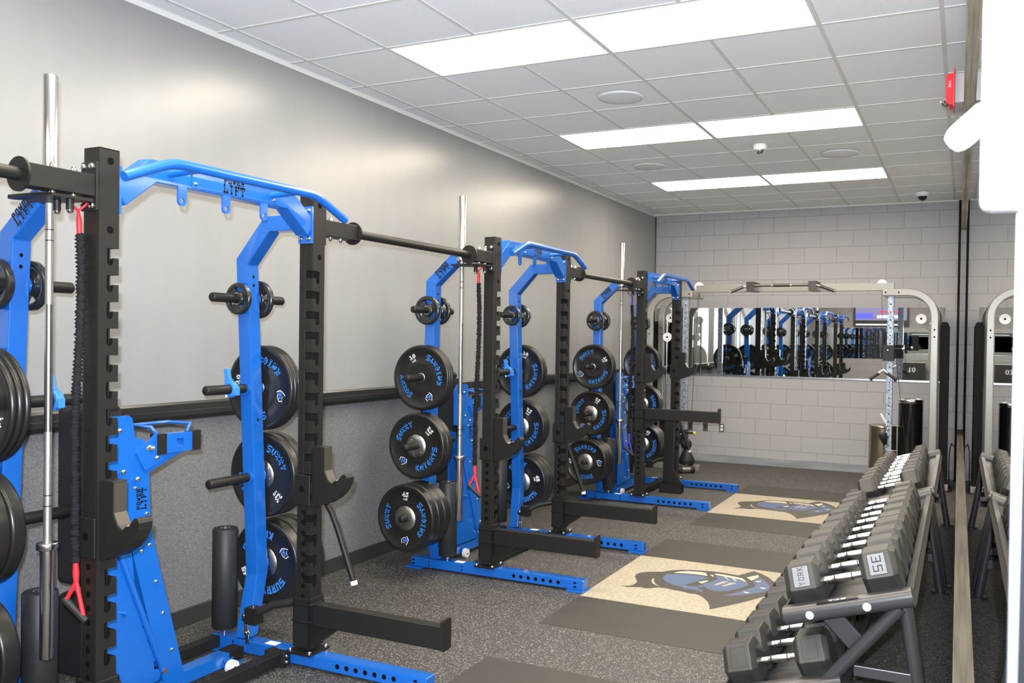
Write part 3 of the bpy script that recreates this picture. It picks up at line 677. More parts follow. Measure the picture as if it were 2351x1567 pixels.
def place_plate(key, num, loc, rot, label, group):
    p=PROTO[num]
    if num in used: o=copy_tree(p)
    else: o=p; used.add(num)
    o.location=loc; o.rotation_euler=(0,-math.radians(rot),0)
    tag(o,label,'weight plate',group); return o
def colxy(z,s): return (-.195+.02*(2.02-z)/1.63, s*HW+s*(.03+.07*(2.02-z)/1.63))
ROT={('A',-1):(-65,20,70),('A',1):(120,-90,160),('B',-1):(72,0,45),('B',1):(25,15,-30),('C',-1):(-15,15,135),('C',1):(40,40,20),('Z',-1):(10,60,90),('Z',1):(-20,30,80)}
cntw={3:('outermost','middle','innermost'),2:('outer','inner')}
for key in 'ABCZ':
    for s,sn in ((-1,'near'),(1,'far')):
        for lvl,(num,z,n,ln) in enumerate((('10',1.365,3,'top'),('25',.90,2,'middle'),('45',.43,3,'bottom'))):
            x,y=colxy(z,s); q=y+s*.055
            for i in range(n):
                yy=RC[key]+q+s*(TH[num]/2)+s*i*(TH[num]+.0015)
                front = (i==n-1) if s<0 else (i==0)
                rot=ROT[(key,s)][lvl] if front else random.uniform(0,360)
                order=cntw[n][n-1-i]
                place_plate(key,num,(x,yy,z-.0015),rot,'%s black bumper plate on the %s peg, %s column of the %s'%(order,ln,sn,RN[key]),'bumper plates on the racks')
        x,y=colxy(1.83,s)
        if key!='Z' or True:
            sets={('A',-1):((-1,'5'),(1,'5')),('A',1):((-1,'2'),(1,'5')),('B',-1):((-1,'5'),(1,'5')),('B',1):((-1,'2'),(1,'5')),('C',-1):((-1,'5'),(1,'5')),('C',1):((-1,'2'),(1,'5')),('Z',-1):((-1,'5'),(1,'5')),('Z',1):((-1,'2'),(1,'5'))}[(key,s)]
            for sd,num in sets:
                place_plate(key,num,(x,RC[key]+y+sd*(.056+TH[num]/2),1.829),random.uniform(0,120),'small black grip plate, %s side of %s column, %s'%('camera' if sd<0 else 'far',sn,RN[key]),'small grip plates on the racks')

# blue clamp collars
def collar(loc, label):
    t=thing('barbell_collar',label,'collar',loc,'blue clamp collars'); m=M['letter']
    b=MB(); b.lathe([(.0265,-.018),(.040,-.018),(.043,-.010),(.043,.010),(.040,.018),(.0265,.018)],(0,0,0),(0,1,0),m,10,False)
    b.box(-.03,.0,-.016,.016,.03,.052,m); b.box(.02,.046,-.015,.015,-.03,.01,m); b.build('ring',t,bevel=.002)
    b=MB(); b.prism([(-.028,.045),(-.008,.05),(-.020,.105),(-.042,.10)],1,-.012,.012,m); b.disc((-.014,-.0185,-.034),(0,-1,0),.008,M['white'],12); b.build('lever',t,bevel=.002)
    return t
for key,s,sd in (('A',1,-1),('A',-1,1),('B',1,-1)):
    x,y=colxy(1.365,s); collar((x,RC[key]+y+sd*(.039+.10 if s>0 else .19),1.365),'blue clamp collar on the empty top peg, %s column of the %s'%('far' if s>0 else 'near',RN[key]))

# ------------------------------------------------------------------ hooks and spotter arms
def jhook(key,s):
    yc=RC[key]+s*HW; t=thing('j_hook','black bar hook clipped to the %s post of the %s'%('near' if s<0 else 'far',RN[key]),'rack hook',(PX,yc,1.235 if key=='C' else .83),'bar hooks on the posts')
    K=M['black']; x=PW/2+.001
    b=MB(); b.prism([(x,.27),(.112,.27),(.112,.15),(.135,.105),(.160,.090),(.190,.105),(.215,.135),(.228,.148),(.242,.145),(.250,.13),(.246,.105),(.225,.065),(.19,.03),(.13,-.005),(x,-.03)],1,-.030,.030,K)
    b.box(-PW/2-.008,x,-PW/2-.010,-PW/2-.002,-.02,.13,K); b.box(-PW/2-.008,x,PW/2+.002,PW/2+.010,-.02,.13,K); b.box(-PW/2-.012,-PW/2-.004,-PW/2-.010,PW/2+.010,-.02,.13,K)
    b.disc((-.005,-PW/2-.0108,.06),(0,-1,0),.016,M['hole'])
    b.build('hook',t,bevel=.005,seg=3)
    b=MB(); b.prism([(.112,.265),(.116,.265),(.116,.155),(.138,.112),(.160,.098),(.186,.112),(.183,.116),(.160,.094),(.134,.108),(.112,.15)],1,-.027,.027,M['bronze']); b.build('liner',t)
for k in 'ABCZ':
    for s in (-1,1): jhook(k,s)
def arm(key,s,z,label,tilt=None):
    yc=RC[key]+s*HW; t=thing('spotter_arm',label,'spotter arm',(PX,yc,z),'spotter arms on the posts'); K=M['black']; h=PW/2
    b=MB(); H0,H1=-.215,.03
    b.box(-h-.010,-h-.002,-h-.010,h+.010,H0,H1,K); b.box(h+.002,h+.010,-h-.010,h+.010,H0,H1,K); b.box(-h-.010,h+.010,-h-.010,-h-.002,H0,H1,K); b.box(-h-.010,h+.010,h+.002,h+.010,H0,H1,K)
    for zz in (.0,-.085): b.box(-h-.016,h+.016,-h-.016,-h-.010,zz-.004,zz+.004,K); b.box(h+.010,h+.016,-h-.016,h+.016,zz-.004,zz+.004,K)
    b.build('sleeve',t,bevel=.003)
    b=MB(); b.box(h+.010,.795,-.030,.030,-.105,-.005,K); b.prism([(h+.01,-.105),(.20,-.105),(h+.01,-.21)],1,-.012,.012,K); b.build('beam',t,bevel=.004)
    b=MB(); b.box(h+.02,.79,-.031,.031,-.005,.001,M['bronze'] if False else K); b.prism([(y,z_) for y,z_ in rrect(-.036,.036,-.108,.035,.012)],0,.795,.810,K); b.build('end_stop',t,bevel=.002)
    return t
arm('A',1,.322,'long black spotter arm low on the far post of the nearest rack')
arm('A',-1,.322,'black spotter arm low on the near post of the nearest rack')
arm('B',-1,.340,'black spotter arm low on the near post of the middle rack')
arm('B',1,.340,'black spotter arm low on the far post of the middle rack')
arm('C',-1,.955,'black spotter arm raised to waist height on the farthest rack')
t=arm('C',1,.12,'black spotter arm stood upright on the floor by the farthest rack'); t.location=(.27,4.10,.055); t.rotation_euler=(0,-PI/2+.02,0)

# ------------------------------------------------------------------ barbells, bands, rollers, benches
def barbell(x,y,z,label):
    t=thing('barbell',label,'barbell',(x,y,z),'barbells hung upright'); 
    for z0,s in ((0,1),(2.2,-1)):
        b=MB(); b.lathe([(.00001,0),(.022,0),(.025,.003),(.025,.415)],(0,0,z0),(0,0,s),M['satin'],24); b.lathe([(.025,.415),(.036,.415),(.038,.418),(.038,.438),(.036,.441),(.014,.441)],(0,0,z0),(0,0,s),M['satin'],28); b.build('sleeve',t)
    b=MB()
    for a,c,m in ((.44,.86,'knurl'),(.86,1.34,'satin'),(1.34,1.76,'knurl')): b.cyl((0,0,a),(0,0,c),.0142,M[m],18,cap=False)
    for zz in (.58,.62,1.58,1.62): b.cyl((0,0,zz-.002),(0,0,zz+.002),.0146,M['blackprint'],18,cap=False)
    b.build('shaft',t)
barbell(.068,RC['A']-.657,.410,'steel barbell hanging upright beside the nearest rack')
barbell(.100,RC['B']-.725,.400,'steel barbell hanging upright beside the middle rack')
barbell(.095,RC['C']-.73,.405,'steel barbell hanging upright beside the farthest rack')
def band(x,y,ztop,zb,strap,label):
    t=thing('stretch_cord',label,'resistance cord',(x,y,0),'shirred stretch cords on the racks'); L=ztop-zb
    b=MB(); pts=[];rad=[]; n=int(L/.007)
    for i in range(n+1):
        q=i/n; zz=ztop-L*q; pts.append((.012*math.sin(q*5)+random.uniform(-.0018,.0018),.008*math.sin(q*7+1)+random.uniform(-.0018,.0018),zz)); rad.append(.0135+(.0045 if i%2 else -.002)+random.uniform(-.002,.002))
    b.tube(pts,rad,M['fabric'],10); b.build('shirred_sleeve',t)
    ex=pts[-1]
    b=MB(); m=M[strap]
    b.tube([(-.04,-.03,ztop+.13),(0,0,ztop+.085),(.005,0,ztop+.05),(pts[0][0],pts[0][1],ztop-.005)],[.004,.005,.010,.010],m,8); b.tube([(.04,.03,ztop+.13),(.005,0,ztop+.085)],.0045,m,8); b.build('webbing',t)
    b=MB(); b.tube([(ex[0],ex[1],zb+.01),(ex[0]+.002,ex[1],zb-.04),(ex[0]+.004,ex[1],zb-.075)],[.009,.012,.009],m,8)
    b.tube([(ex[0]+.004,ex[1],zb-.07),(ex[0]-.035,ex[1]-.01,zb-.14)],.008,m,8); b.tube([(ex[0]+.004,ex[1],zb-.07),(ex[0]+.035,ex[1]+.01,zb-.205)],.008,m,8); b.build('webbing',t)
    b=MB(); b.cyl((ex[0]-.045,ex[1]-.012,zb-.138),(ex[0]+.045,ex[1]+.012,zb-.215),.014,M['foam'],14); b.build('handle',t)
band(.225,RC['A']-.655,2.01,.79,'red','black shirred stretch cord with red straps on the nearest rack')
band(.185,RC['B']-.65,2.015,.775,'red','black shirred stretch cord with red straps on the middle rack')
band(.175,RC['C']-.65,1.99,.70,'bluestrap','black shirred stretch cord with blue straps on the farthest rack')
for key in 'ABC':
    for s,sn in ((-1,'near'),(1,'far')):
        b=MB(); R=.064; b.lathe([(.018,.0),(R-.006,0),(R,.006),(R,.514),(R-.006,.52),(.020,.52),(.0195,.50),(.00001,.50)],(RX[s],RC[key]+s*HW-.005,.112),(0,0,1),M['foam'],36)
        b.lathe([(.0195,.5205),(.026,.5208)],(RX[s],RC[key]+s*HW-.005,.112),(0,0,1),M['satin'],24); b.lathe([(.0195,.5208),(.019,.49)],(RX[s],RC[key]+s*HW-.005,.112),(0,0,1),M['satin'],24)
        tag(b.build('foam_roller'),'black foam roller on a spindle at the %s base of the %s'%(sn,RN[key]),'foam roller','foam rollers')
def bench(key,dx,dy,label):
    t=thing('adjustable_bench',label,'weight bench',(dx,RC[key]+dy,0),'blue benches parked on end in the racks'); B=M['blue']; K=M['black']
    # floor frame
    b=MB(); b.box(-.09,-.02,-.34,.40,.035,.095,B); b.prism([(.37,.035),(.43,.02),(.43,.085),(.37,.098)],0,-.09,-.02,B); b.box(-.26,-.09,.00,.065,.035,.095,B); b.box(-.26,-.225,-.06,.125,.0,.036,B)
    b.box(-.20,-.13,.01,.05,.0952,.0958,M['white']); b.build('floor_frame',t,bevel=.004)
    b=MB(); b.box(-.0925,-.0175,.345,.435,.04,.1,K); b.build('grip_tape',t)
    for yy in (-.26,.335):
        b=MB(); b.cyl((-.005,yy,.034),(.022,yy,.034),.034,M['nylon'],28); b.bolt((.022,yy,.034),(1,0,0),.009,.006); w=b.build('caster_wheel',t,bevel=.002)
        b=MB(); b.prism([(yy-.03,.07),(yy+.03,.07),(yy+.02,.045),(yy+.008,.024),(yy-.008,.024),(yy-.02,.045)],0,-.018,-.012,B); b.build('caster_fork',w)
    # spine standing up, wide side facing the room
    b=MB(); b.prism([(-.045,.095),(.070,.095),(-.118,.80),(-.128,1.045),(-.24,1.005),(-.235,.80)],0,-.085,-.02,B)
    flat_text(b,'POWER',(-.0195,-.181,.93),(0,0,1),(0,-1,0),.020,M['blackprint'],t=1.55,adv=6.6,wx=1.0); flat_text(b,'LIFT',(-.0195,-.155,.93),(0,0,1),(0,-1,0),.026,M['blackprint'],t=1.6,adv=6.6,wx=1.0)
    for (y,z) in ((-.20,.98),(-.14,.86),(-.125,.72),(-.09,.55),(-.05,.40),(0,.22),(-.165,.70)): b.bolt((-.02,y,z),(1,0,0),.009,.007)
    b.build('spine',t,bevel=.003)
    b=MB(); pl=[(-.36,.11),(-.075,.11),(-.06,.16),(-.10,.165),(-.105,.20),(-.085,.215),(-.10,.235),(-.135,.30),(-.14,.36),(-.165,.37),(-.155,.40),(-.20,.52),(-.22,.70),(-.26,.93),(-.36,.95)]
    b.prism(pl,0,-.016,-.010,B); b.prism(pl,0,-.095,-.089,B); b.build('ladder_plate',t)
    b=MB(); b.tube([(-.005,-.34,.86),(-.005,-.06,.15)],.013,B,8); b.tube([(-.10,-.34,.86),(-.10,-.06,.15)],.013,B,8); b.cyl((-.12,-.06,.15),(.012,-.06,.15),.013,M['chrome'],12); b.cyl((-.05,-.26,.46),(.02,-.26,.46),.011,B,10); b.build('support_strut',t)
    # head plate, pad and grab bracket
    b=MB(); b.prism([(-.36,1.295)]+[(-.235,1.295),(-.218,1.28),(-.205,1.20),(-.16,1.185),(-.13,1.10),(-.16,1.03),(-.24,.98),(-.40,1.0),(-.40,1.25)],0,-.030,-.016,B)
    b.sqtube([(-.05,-.20,1.04),(-.05,.08,1.15)],(1,0,0),.05,.06,B)
    b.prism([(-.205,1.13),(-.10,1.21),(-.06,1.19),(-.06,1.09),(-.16,1.05)],0,-.016,-.006,B)
    for (y,z) in ((-.29,1.235),(-.27,1.06),(-.10,1.10),(-.20,1.02),(-.14,1.15)): b.bolt((-.006,y,z),(1,0,0),.011,.008)
    b.cyl((-.03,-.18,1.145),(.0,-.12,1.145),.011,M['chrome'],10)
    b.build('head_plate',t,bevel=.002)
    b=MB(); b.prism(rrect(-.298,-.205,.54,1.335,.035),0,-.38,-.10,M['vinylpad']); b.build('back_pad',t,bevel=.01,seg=3)
    b=MB(); b.prism(rrect(-.298,-.205,.14,.50,.035),0,-.38,-.10,M['vinylpad']); b.build('seat_pad',t,bevel=.01,seg=3)
    b=MB()
    for (y0,y1,z0,z1) in ((-.06,.09,1.175,1.20),(-.06,.09,1.115,1.14),(-.06,.0,1.14,1.175),(.04,.09,1.14,1.175)): b.box(-.045,.0,y0,y1,z0,z1,B)
    b.box(-.05,.003,-.10,-.055,1.112,1.203,K); b.box(-.05,.003,.088,.135,1.112,1.203,K)
    b.tube([(-.02,-.09,1.20),(-.02,-.12,1.235),(-.16,-.12,1.235),(-.16,.09,1.235),(-.02,.09,1.235),(-.02,.075,1.20)],.008,B,8); b.build('grab_bracket',t)
    return t
bench('A',0,0,'blue adjustable bench parked on end in the nearest rack')
bench('B',-.16,.06,'blue adjustable bench parked on end in the middle rack')
bench('C',-.06,.03,'blue adjustable bench parked on end in the farthest rack')

# ------------------------------------------------------------------ dumbbell racks
TILT=-math.atan(.30)     # shelves slope up towards the wall
def dbrack(y0,y1,label,near):
    t=thing('dumbbell_rack',label,'dumbbell rack',(0,y0,0),'two-tier dumbbell racks'); m=M['rackpaint']; L=y1-y0
    xs=lambda y: -.0052*y
    for (xc,zc,nm) in ((2.775,.575,'top'),(2.515,.185,'low')):
        for ye in (0,L):
            b=MB(); x0=xc+xs(ye)
            def bar(bb):
                d=Vector((math.cos(TILT),0,-math.sin(TILT))); c=Vector((x0,ye,zc)); h=.258
                pts=rrect(-.045,.045,-.036,.036,.030,6); vs=[]; n=len(pts); u=Vector((0,1,0)); v=Vector((math.sin(TILT),0,math.cos(TILT)))
                for s in (-1,1):
                    for p in pts: vs.append(tuple(c+d*h*s+u*p[0]+v*p[1]))
                bb.add(vs,[[i,(i+1)%n,n+(i+1)%n,n+i] for i in range(n)],m,True); bb.add(vs,[list(range(n))[::-1],list(range(n,2*n))],m)
                return c,d,u,v
            c,d,u,v=bar(b)
            for k in (-.15,.08):
                b.lathe([(.017,0),(.016,.004),(.010,.008),(.00001,.010)],c+d*k-u*.045-v*.004,-u,M['whiteplastic'],16)
            eb=b.build('end_bar',t,bevel=.0)
            if nm=='top' and ye==0 and near:
                b=MB(); o=c-d*.03-u*.018+v*.0362; b.poly([tuple(o+d*a+u*e) for a,e in ((-.085,-.018),(.085,-.018),(.085,.018),(-.085,.018))],M['satin'])
                o2=o+v*.0005; b.poly([tuple(o2+d*a+u*e) for a,e in ((-.082,-.015),(.082,-.015),(.082,.015),(-.082,.015))],M['blackprint'])
                flat_text(b,'TAG',o2+v*.0005,d,u,.022,M['white'],wx=1.3); b.build('name_badge',eb)
        b=MB(); A=Vector((xc,0,zc-.012))
        d=Vector((math.cos(TILT),0,-math.sin(TILT))); v=Vector((math.sin(TILT),0,math.cos(TILT)))
        def bx(a0,a1,h0,h1):
            vs=[]
            for yy in (0.02,L-.02):
                for (a,h) in ((a0,h0),(a1,h0),(a1,h1),(a0,h1)): vs.append(tuple(A+Vector((xs(yy),yy,0))+d*a+v*h))
            b.add(vs,[(0,1,2,3),(7,6,5,4),(0,4,5,1),(1,5,6,2),(2,6,7,3),(3,7,4,0)],m)
        bx(-.245,.225,-.010,-.002); bx(-.253,-.245,-.012,.045); bx(.225,.262,.012,.020); bx(.225,.231,-.010,.02); bx(.256,.262,-.03,.02)
        b.build('shelf',t,bevel=.002)
    for ye,sg in ((0.0,1),(L,-1)):
        q=xs(ye)
        b=MB(); b.cyl((2.975+q,ye,.60),(2.50+q,ye,-.0+.008),.027,m,20); b.cyl((2.50+q,ye,0),(2.50+q,ye,.012),.055,M['blacktrim'],24); b.build('leg',t)
        b=MB(); b.cyl((2.99+q,ye+sg*.03,.61),(3.085+q,ye+sg*.03,.008),.027,m,20); b.cyl((3.085+q,ye+sg*.03,0),(3.085+q,ye+sg*.03,.012),.055,M['blacktrim'],24); b.build('leg',t)
        b=MB(); y0_,y1_=sorted((ye+sg*.01,ye+sg*.05)); b.box(2.80+q,3.05+q,y0_,y1_,.29,.335,m); b.box(2.74+q,3.06+q,y0_,y1_,.20,.255,m); b.build('cross_rail',t,bevel=.004)
        b=MB(); b.sqtube([(2.70+q,ye+sg*.035,.525),(2.81+q,ye+sg*.035,.415)],(0,1,0),.02,.075,m); b.build('shelf_strut',t,bevel=.002)
    return t
dbrack(-1.23,1.39,'near two-tier charcoal dumbbell rack by the mirror',True)
dbrack(1.50,3.75,'far two-tier charcoal dumbbell rack by the mirror',False)
def dumbbell_proto(s, label):
    """s = side of the hexagon"""
    o=thing('hex_dumbbell','','dumbbell'); hl=.083; hw=s*1.32; m=M['dbrubber']
    for sd in (-1,1):
        b=MB(); secs=[(0,.72),(.010,.86),(.022,1.0),(hw-.022,1.0),(hw-.006,.86),(hw,.78)]; vs=[];fs=[]
        for (h,k) in secs:
            for i in range(6):
                a=PI/3*i; vs.append((sd*(hl+h),s*k*math.cos(a),s*k*math.sin(a)))
        for j in range(len(secs)-1):
            for i in range(6):
                l=(i+1)%6; fs.append((j*6+i,j*6+l,(j+1)*6+l,(j+1)*6+i))
        fs+= [list(range(6))[::-1],[30+i for i in range(6)]]
        if sd<0: fs=[list(f)[::-1] for f in fs]
        b.add(vs,fs,m)
        # label plate on the facet that faces the room's near end, tilted up 30 degrees
        n=Vector((0,-math.cos(PI/6),math.sin(PI/6))); c=Vector((sd*(hl+hw/2),0,0))+n*(s*.866+.0006); u=Vector((1,0,0)); v=Vector((0,math.sin(PI/6),math.cos(PI/6)))
        if label:
            w_,h_=.033,.043
            b.poly([tuple(c+u*a+v*e-n*.0002) for a,e in ((-w_-.003,-h_-.003),(w_+.003,-h_-.003),(w_+.003,h_+.003),(-w_-.003,h_+.003))],M['blackprint'])
            b.poly([tuple(c+u*a+v*e+n*.0003) for a,e in ((-w_,-h_),(w_,-h_),(w_,h_),(-w_,h_))],M['dblabel'])
            if sd>0: flat_text(b,'35',c+n*.0008,-v,u,.042,M['blackprint'],t=.8,adv=6.2,wx=1.05)
            else: flat_text(b,'YORK',c+n*.0008,v,-u,.026,M['blackprint'],t=.7,adv=6.0,wx=.95)
        else:
            for (a0,a1,e0,e1) in ((-.033,.033,-.043,-.041),(-.033,.033,.041,.043),(-.033,-.031,-.043,.043),(.031,.033,-.043,.043)): b.poly([tuple(c+u*a+v*e) for a,e in ((a0,e0),(a1,e0),(a1,e1),(a0,e1))],M['blackprint'])
            nt_=Vector((0,0,1)); ct=Vector((sd*(hl+hw/2),0,s*.866+.0006)); flat_text(b,'35' if sd>0 else 'YORK',ct,(sd,0,0) if False else (1,0,0),(0,1,0),.020,M['dblabel'],t=.8)
        b.build('head',o,bevel=.003)
    b=MB(); b.lathe([(.014,-hl),(.015,-hl+.01),(.013,-hl+.016),(.0155,-hl+.024),(.0135,-hl+.030),(.0150,-hl+.038),(.0165,0),(.0150,hl-.038),(.0135,hl-.030),(.0155,hl-.024),(.013,hl-.016),(.015,hl-.01),(.014,hl)],(0,0,0),(1,0,0),M['handle'],20)
    for xx in (-.036,.036): b.cyl((xx-.0025,0,0),(xx+.0025,0,0),.0162,M['blackprint'],16,cap=False)
    b.build('handle',o)
    return o
ordw=['nearest','second','third','fourth','fifth','sixth','seventh','eighth','ninth','tenth','eleventh','twelfth','thirteenth']
DP={}
def put_db(key,x,y,z,label):
    if key not in DP: DP[key]=dumbbell_proto(*key); o=DP[key]
    else: o=copy_tree(DP[key])
    o.location=(x-.0052*y,y,z); o.rotation_euler=(0,TILT,random.uniform(-.02,.02)); tag(o,label,'dumbbell','hex dumbbells on the racks')
def rest(xc,zc,s):   # centre of a dumbbell resting on a shelf
    v=Vector((math.sin(TILT),0,math.cos(TILT))); return xc-.012*math.cos(TILT)+v.x*(s*.866), zc-.012+v.z*(s*.866)-.001-.0005
for i in range(10):
    s=.112 if i<4 else (.107 if i<7 else .102)
    x,z=rest(2.775,.575,s); put_db((s,i==0),x,-1.075+.222*i+(.0 if i else -.01),z,('black hex dumbbell with legible end labels, nearest on the top tier' if i==0 else '%s dumbbell from the near end, top tier of the near rack'%ordw[i]))
for i in range(10):
    s=.112
    x,z=rest(2.515,.185,s); put_db((s,False),x,-1.085+.232*i,z,'%s dumbbell from the near end, lower tier of the near rack'%ordw[i])
for i in range(11):
    s=.096 if i<4 else (.086 if i<8 else .076)
    x,z=rest(2.775,.575,s); put_db((s,False),x,1.63+.196*i,z,'%s dumbbell from the near end, top tier of the far rack'%ordw[i])
for i in range(10):
    s=.096
    x,z=rest(2.515,.185,s); put_db((s,False),x,1.63+.21*i,z,'%s dumbbell from the near end, lower tier of the far rack'%ordw[i])

# ------------------------------------------------------------------ cable machine on the end wall
cm=thing('cable_machine','silver two-column cable crossover machine against the end wall','cable machine',(1.20,5.95,0)); SV=M['silver']
def arc(cx,cz,r,a0,a1,n=10): return [(cx+r*math.cos(math.radians(a0+(a1-a0)*i/n)),cz+r*math.sin(math.radians(a0+(a1-a0)*i/n))) for i in range(n+1)]
for s in (-1,1):
    for yy in (-.18,.30):
        b=MB(); p=[(1.12,2.225)]+arc(1.40,1.945,.28,90,0)+[(1.68,.08)]
        b.sqtube([(s*x,yy,z) for x,z in p],(0,1,0),.055,.085,SV)
        for (x,z) in ((1.16,2.225),(1.30,2.225),(1.68,1.80),(1.68,1.72)): b.disc((s*x,yy-.0281,z),(0,-1,0),.010,M['hole'],10)
        b.build('curved_frame',cm,bevel=.012,seg=3)
    b=MB(); b.box(s*1.215-.034,s*1.215+.034,-.17,-.11,.06,2.20,M['galv'])
    for k in range(22): b.disc((s*1.215,-.1706,.2+.09*k),(0,-1,0),.008,M['hole'],10)
    b.build('guide_column',cm,bevel=.004)
    b=MB(); b.box(min(s*1.0,s*1.85),max(s*1.0,s*1.85),-.22,-.12,.0,.07,SV); b.box(s*1.68-.05,s*1.68+.05,-.22,.36,0,.08,SV); b.build('floor_foot',cm,bevel=.006)
    # weight stack shroud
    b=MB(); x0,x1=sorted((s*1.74,s*1.83)); b.prism([(x0,.08),(x1,.08),(x1,1.84),(x1-.02*1,1.89),(x0+.02,1.89),(x0,1.84)],1,-.16,.40,M['shroud']); b.build('stack_shroud',cm,bevel=.006)
    for (px_,pz,py) in (((1.48,1.93,.06),(1.52,1.68,.06),(1.10,2.33,.04)) if s<0 else ((1.53,1.93,.06),(1.10,2.33,.04))):
        b=MB(); b.cyl((s*px_,py-.015,pz),(s*px_,py+.015,pz),.058,M['whiteplastic'],28); b.bolt((s*px_,py-.015,pz),(0,-1,0),.012,.01,M['hole']); b.build('pulley',cm)
    if s>0: zz0=.9
    else: zz0=1.95
    if s<0:
      for xx in (1.44,1.54): b=MB(); b.cyl((s*xx,.10,.08),(s*xx,.10,zz0),.011,M['chrome'],10); b.build('guide_rod',cm)
    if s<0:
        b=MB()
        for k in range(14): b.box(min(s*1.40,s*1.60),max(s*1.40,s*1.60),.02,.20,.10+.04*k,.138+.04*k,M['black'])
        b.build('weight_stack',cm)
    zc = 1.53 if s>0 else .42
    b=MB(); b.box(s*1.215-.075,s*1.215+.045,-.22,-.10,zc-.09,zc+.09,M['black']); b.cyl((s*1.215+.05,-.16,zc+.05),(s*1.215+.13,-.16,zc+.05),.012,M['black'],10); b.cyl((s*1.215+.13,-.16,zc+.05),(s*1.215+.155,-.16,zc+.05),.02,M['yellow'] if s<0 else M['chrome'],12); b.bolt((s*1.215-.02,-.22,zc+.03),(0,-1,0),.012,.01); b.build('carriage',cm,bevel=.004)
    b=MB(); b.tube([(s*1.10,.02,2.30),(s*1.13,-.15,zc+.08)],.003,M['blacktrim'],6); b.tube([(s*1.27,-.10,zc),(s*1.44,-.12,.09)],.003,M['blacktrim'],6); b.build('cable',cm)
b=MB(); b.box(-1.12,1.24,-.03,.03,2.255,2.345,SV); b.build('top_beam',cm,bevel=.005)
b=MB(); K=M['blacktrim']
b.tube([(-.60,-.36,2.235),(-.41,-.30,2.315),(.40,-.30,2.315),(.62,-.36,2.235)],.0135,M['steel'],12)
b.tube([(-.595,-.358,2.237),(-.45,-.312,2.30)],.018,K,12); b.tube([(.615,-.358,2.237),(.45,-.312,2.30)],.018,K,12); b.tube([(-.10,-.30,2.315),(.10,-.30,2.315)],.019,K,12)
b.tube([(-.34,-.30,2.315),(-.12,-.30,2.315)],.0165,M['bronze'],12); b.tube([(.12,-.30,2.315),(.34,-.30,2.315)],.0165,M['bronze'],12)
for x in (-.37,.36): b.box(x-.045,x+.045,-.32,.035,2.25,2.262,K); b.box(x-.045,x+.045,-.32,.035,2.35,2.362,K); b.box(x-.045,x+.045,-.33,-.27,2.27,2.35,K)
b.build('pull_up_grips',cm)
# V handle hanging from the right carriage
vh=thing('v_handle','black V-shaped cable handle with chrome bracket by the right column','cable handle',(2.36,5.62,1.32))
b=MB(); b.tube([(0,0,.10),(0,0,.02)],.006,M['chrome'],8); b.tube([(-.10,-.02,-.055),(0,0,.02),(.10,-.02,-.055)],.012,M['chrome'],10); b.build('bracket',vh)
for s in (-1,1):
    b=MB(); b.cyl((s*.045,-.01,-.02),(s*.135,-.03,-.085),.017,M['foam'],14); b.cyl((s*.13,-.03,-.082),(s*.14,-.032,-.09),.027,M['foam'],14); b.build('grip',vh)
# black ball-shaped handle by the left column, small roller on the floor
b=MB(); b.lathe([(.00001,-.07)]+[(.07*math.cos(a),.07*math.sin(a)) for a in [math.radians(-80+16*i) for i in range(11)]]+[(.00001,.07)],(.075,5.60,.35),(0,0,1),M['foam'],20); b.lathe([(.03,.07),(.025,-.0),(.045,-.03),(.10,-.14),(.09,-.20),(.00001,-.21)],(.085,5.60,.30),(0,0,1),M['foam'],20)
tag(b.build('boxing_ball'),'black round-headed rubber handle standing low by the left column','cable handle')
b=MB(); b.cyl((.03,5.42,.045),(.16,5.58,.045),.044,M['steel'],20); b.cyl((.02,5.41,.045),(.055,5.45,.045),.052,M['foam'],20); b.cyl((.135,5.55,.045),(.17,5.59,.045),.052,M['foam'],20); tag(b.build('grip_roller'),'short steel and black roller lying on the floor by the cable machine','roller')
# cans
cn=thing('trash_can','tall glossy black cylinder can with chrome rim in the far corner','trash can',(2.632,6.09,0))
b=MB(); b.lathe([(.00001,0),(.132,0),(.134,.01),(.134,.945)],(0,0,0),(0,0,1),M['blackcan'],40); b.build('body',cn)
b=MB(); b.lathe([(.134,.945),(.137,.947),(.138,.985),(.134,.99),(.11,.993),(.10,.98),(.10,.91)],(0,0,0),(0,0,1),M['chrome'],40); b.build('rim',cn)
cn=thing('trash_can','shorter bronze steel cylinder can left of the black one','trash can',(2.328,6.12,0))
b=MB(); b.lathe([(.00001,0),(.153,0),(.155,.01),(.155,.635)],(0,0,0),(0,0,1),M['goldcan'],40); b.build('body',cn)
b=MB(); b.lathe([(.155,.635),(.158,.64),(.158,.665),(.153,.67),(.10,.665),(.00001,.66)],(0,0,0),(0,0,1),M['goldcan'],40); b.build('lid',cn)
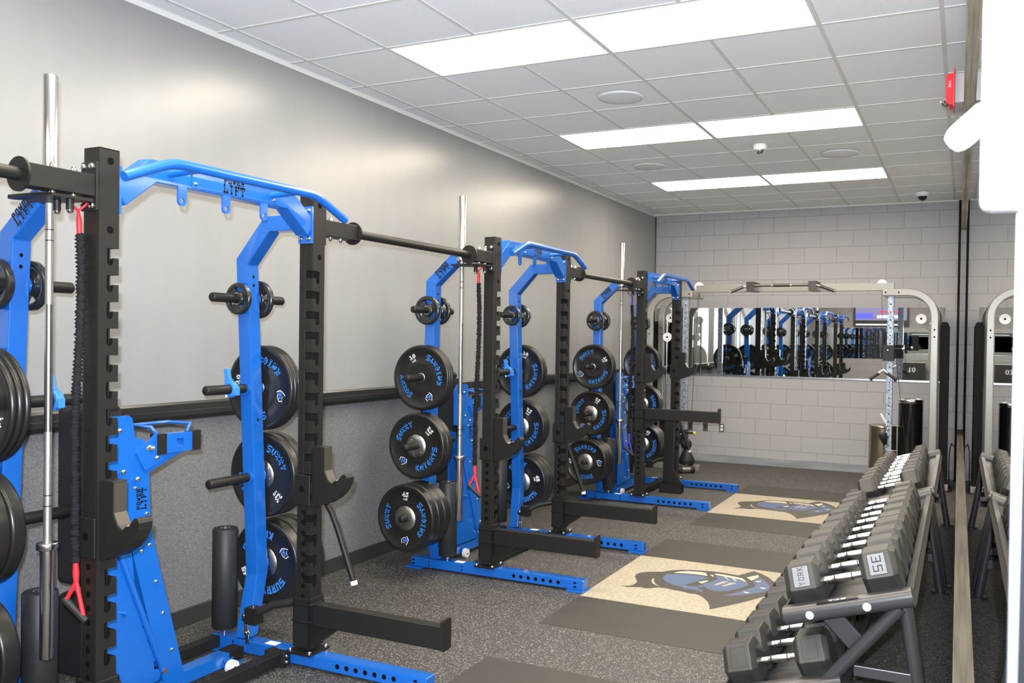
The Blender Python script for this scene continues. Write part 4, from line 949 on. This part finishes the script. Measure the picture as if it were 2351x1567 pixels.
# chains and clips hung on the right column
ch=thing('chain_clip','chrome chain and clips hanging from the right machine column','chain',(2.395,5.735,.415))
b=MB()
for k in range(11):
    z=.32-.045*k; a=(k%2)*PI/2; pts=[]
    for i in range(9): th=2*PI*i/8; pts.append((math.cos(th)*.012*math.cos(a)+.006*math.sin(k),math.cos(th)*.012*math.sin(a),z+.028*math.sin(th)))
    b.tube(pts,.005,M['chrome'],6,cap=False)
b.build('chain',ch)
b=MB(); b.tube([(0,0,.30),(-.03,-.01,.36),(-.06,-.02,.42)],[.010,.016,.010],M['whiteplastic'],8); b.build('strap',ch)
b=MB(); b.lathe([(.00001,0),(.045,.0),(.048,.01),(.046,.055),(.02,.14),(.00001,.14)],(-.04,-.03,.20),(.25,.1,-1),M['foam'],20); b.build('rubber_ball',ch)
b=MB(); b.tube([(0,0,.30),(.06,.02,.285),(.13,.05,.28)],.004,M['chrome'],6); b.tube([(0,0,.0),(.06,.02,.0),(.12,.05,-.005)],.004,M['chrome'],6); b.build('hook_wire',ch)
# power cord at the right corner
b=MB(); b.tube([(3.10,6.50,.42),(3.07,6.48,.46),(3.05,6.46,.38),(3.046,6.42,.20),(3.05,6.2,.03),(3.07,6.0,.008),(3.095,5.85,.008),(3.07,5.70,.008),(3.0,5.62,.008),(2.93,5.60,.008),(2.98,5.45,.008)],.006,M['blacktrim'],8); tag(b.build('extension_lead'),'black cord looping down to the floor in the far right corner','cord')

# ------------------------------------------------------------------ the wall behind the camera (seen in the mirrors)
tv=thing('television','wide wall television showing a broadcast, seen in the end mirror','television',(1.08,YB,2.52))
b=MB(); b.box(-.72,.72,.02,.07,-.42,.42,M['blacktrim']); b.build('bezel',tv,bevel=.004)
b=MB(); b.poly([(-.67,.0705,-.26),(.67,.0705,-.26),(.67,.0705,.38),(-.67,.0705,.38)],M['screen']); 
b.poly([(-.67,.0712,-.22),(-.2,.0712,-.22),(-.2,.0712,-.06),(-.67,.0712,-.06)],M['screenblue']); b.poly([(-.1,.0712,-.2),(.5,.0712,-.2),(.5,.0712,-.12),(-.1,.0712,-.12)],M['screenwhite']); b.poly([(-.05,.0716,-.05),(.45,.0716,-.05),(.45,.0716,.0),(-.05,.0716,.0)],M['screenred'])
b.poly([(-.66,.0712,-.40),(.5,.0712,-.40),(.5,.0712,-.36),(-.66,.0712,-.36)],M['screenwhite']); b.build('screen',tv)
pb=thing('plyo_box','black soft jump box with white lettering, seen in the end mirror','jump box',(1.93,YB+.45,0))
b=MB(); b.box(-.32,.32,-.3,.3,0,.60,M['vinylpad']); b.build('lower_block',pb,bevel=.01)
b=MB(); b.box(-.32,.32,-.3,.3,.602,1.12,M['vinylpad']); flat_text(b,'01',(0,.3006,.93),(-1,0,0),(0,0,1),.12,M['white']); b.build('upper_block',pb,bevel=.0)
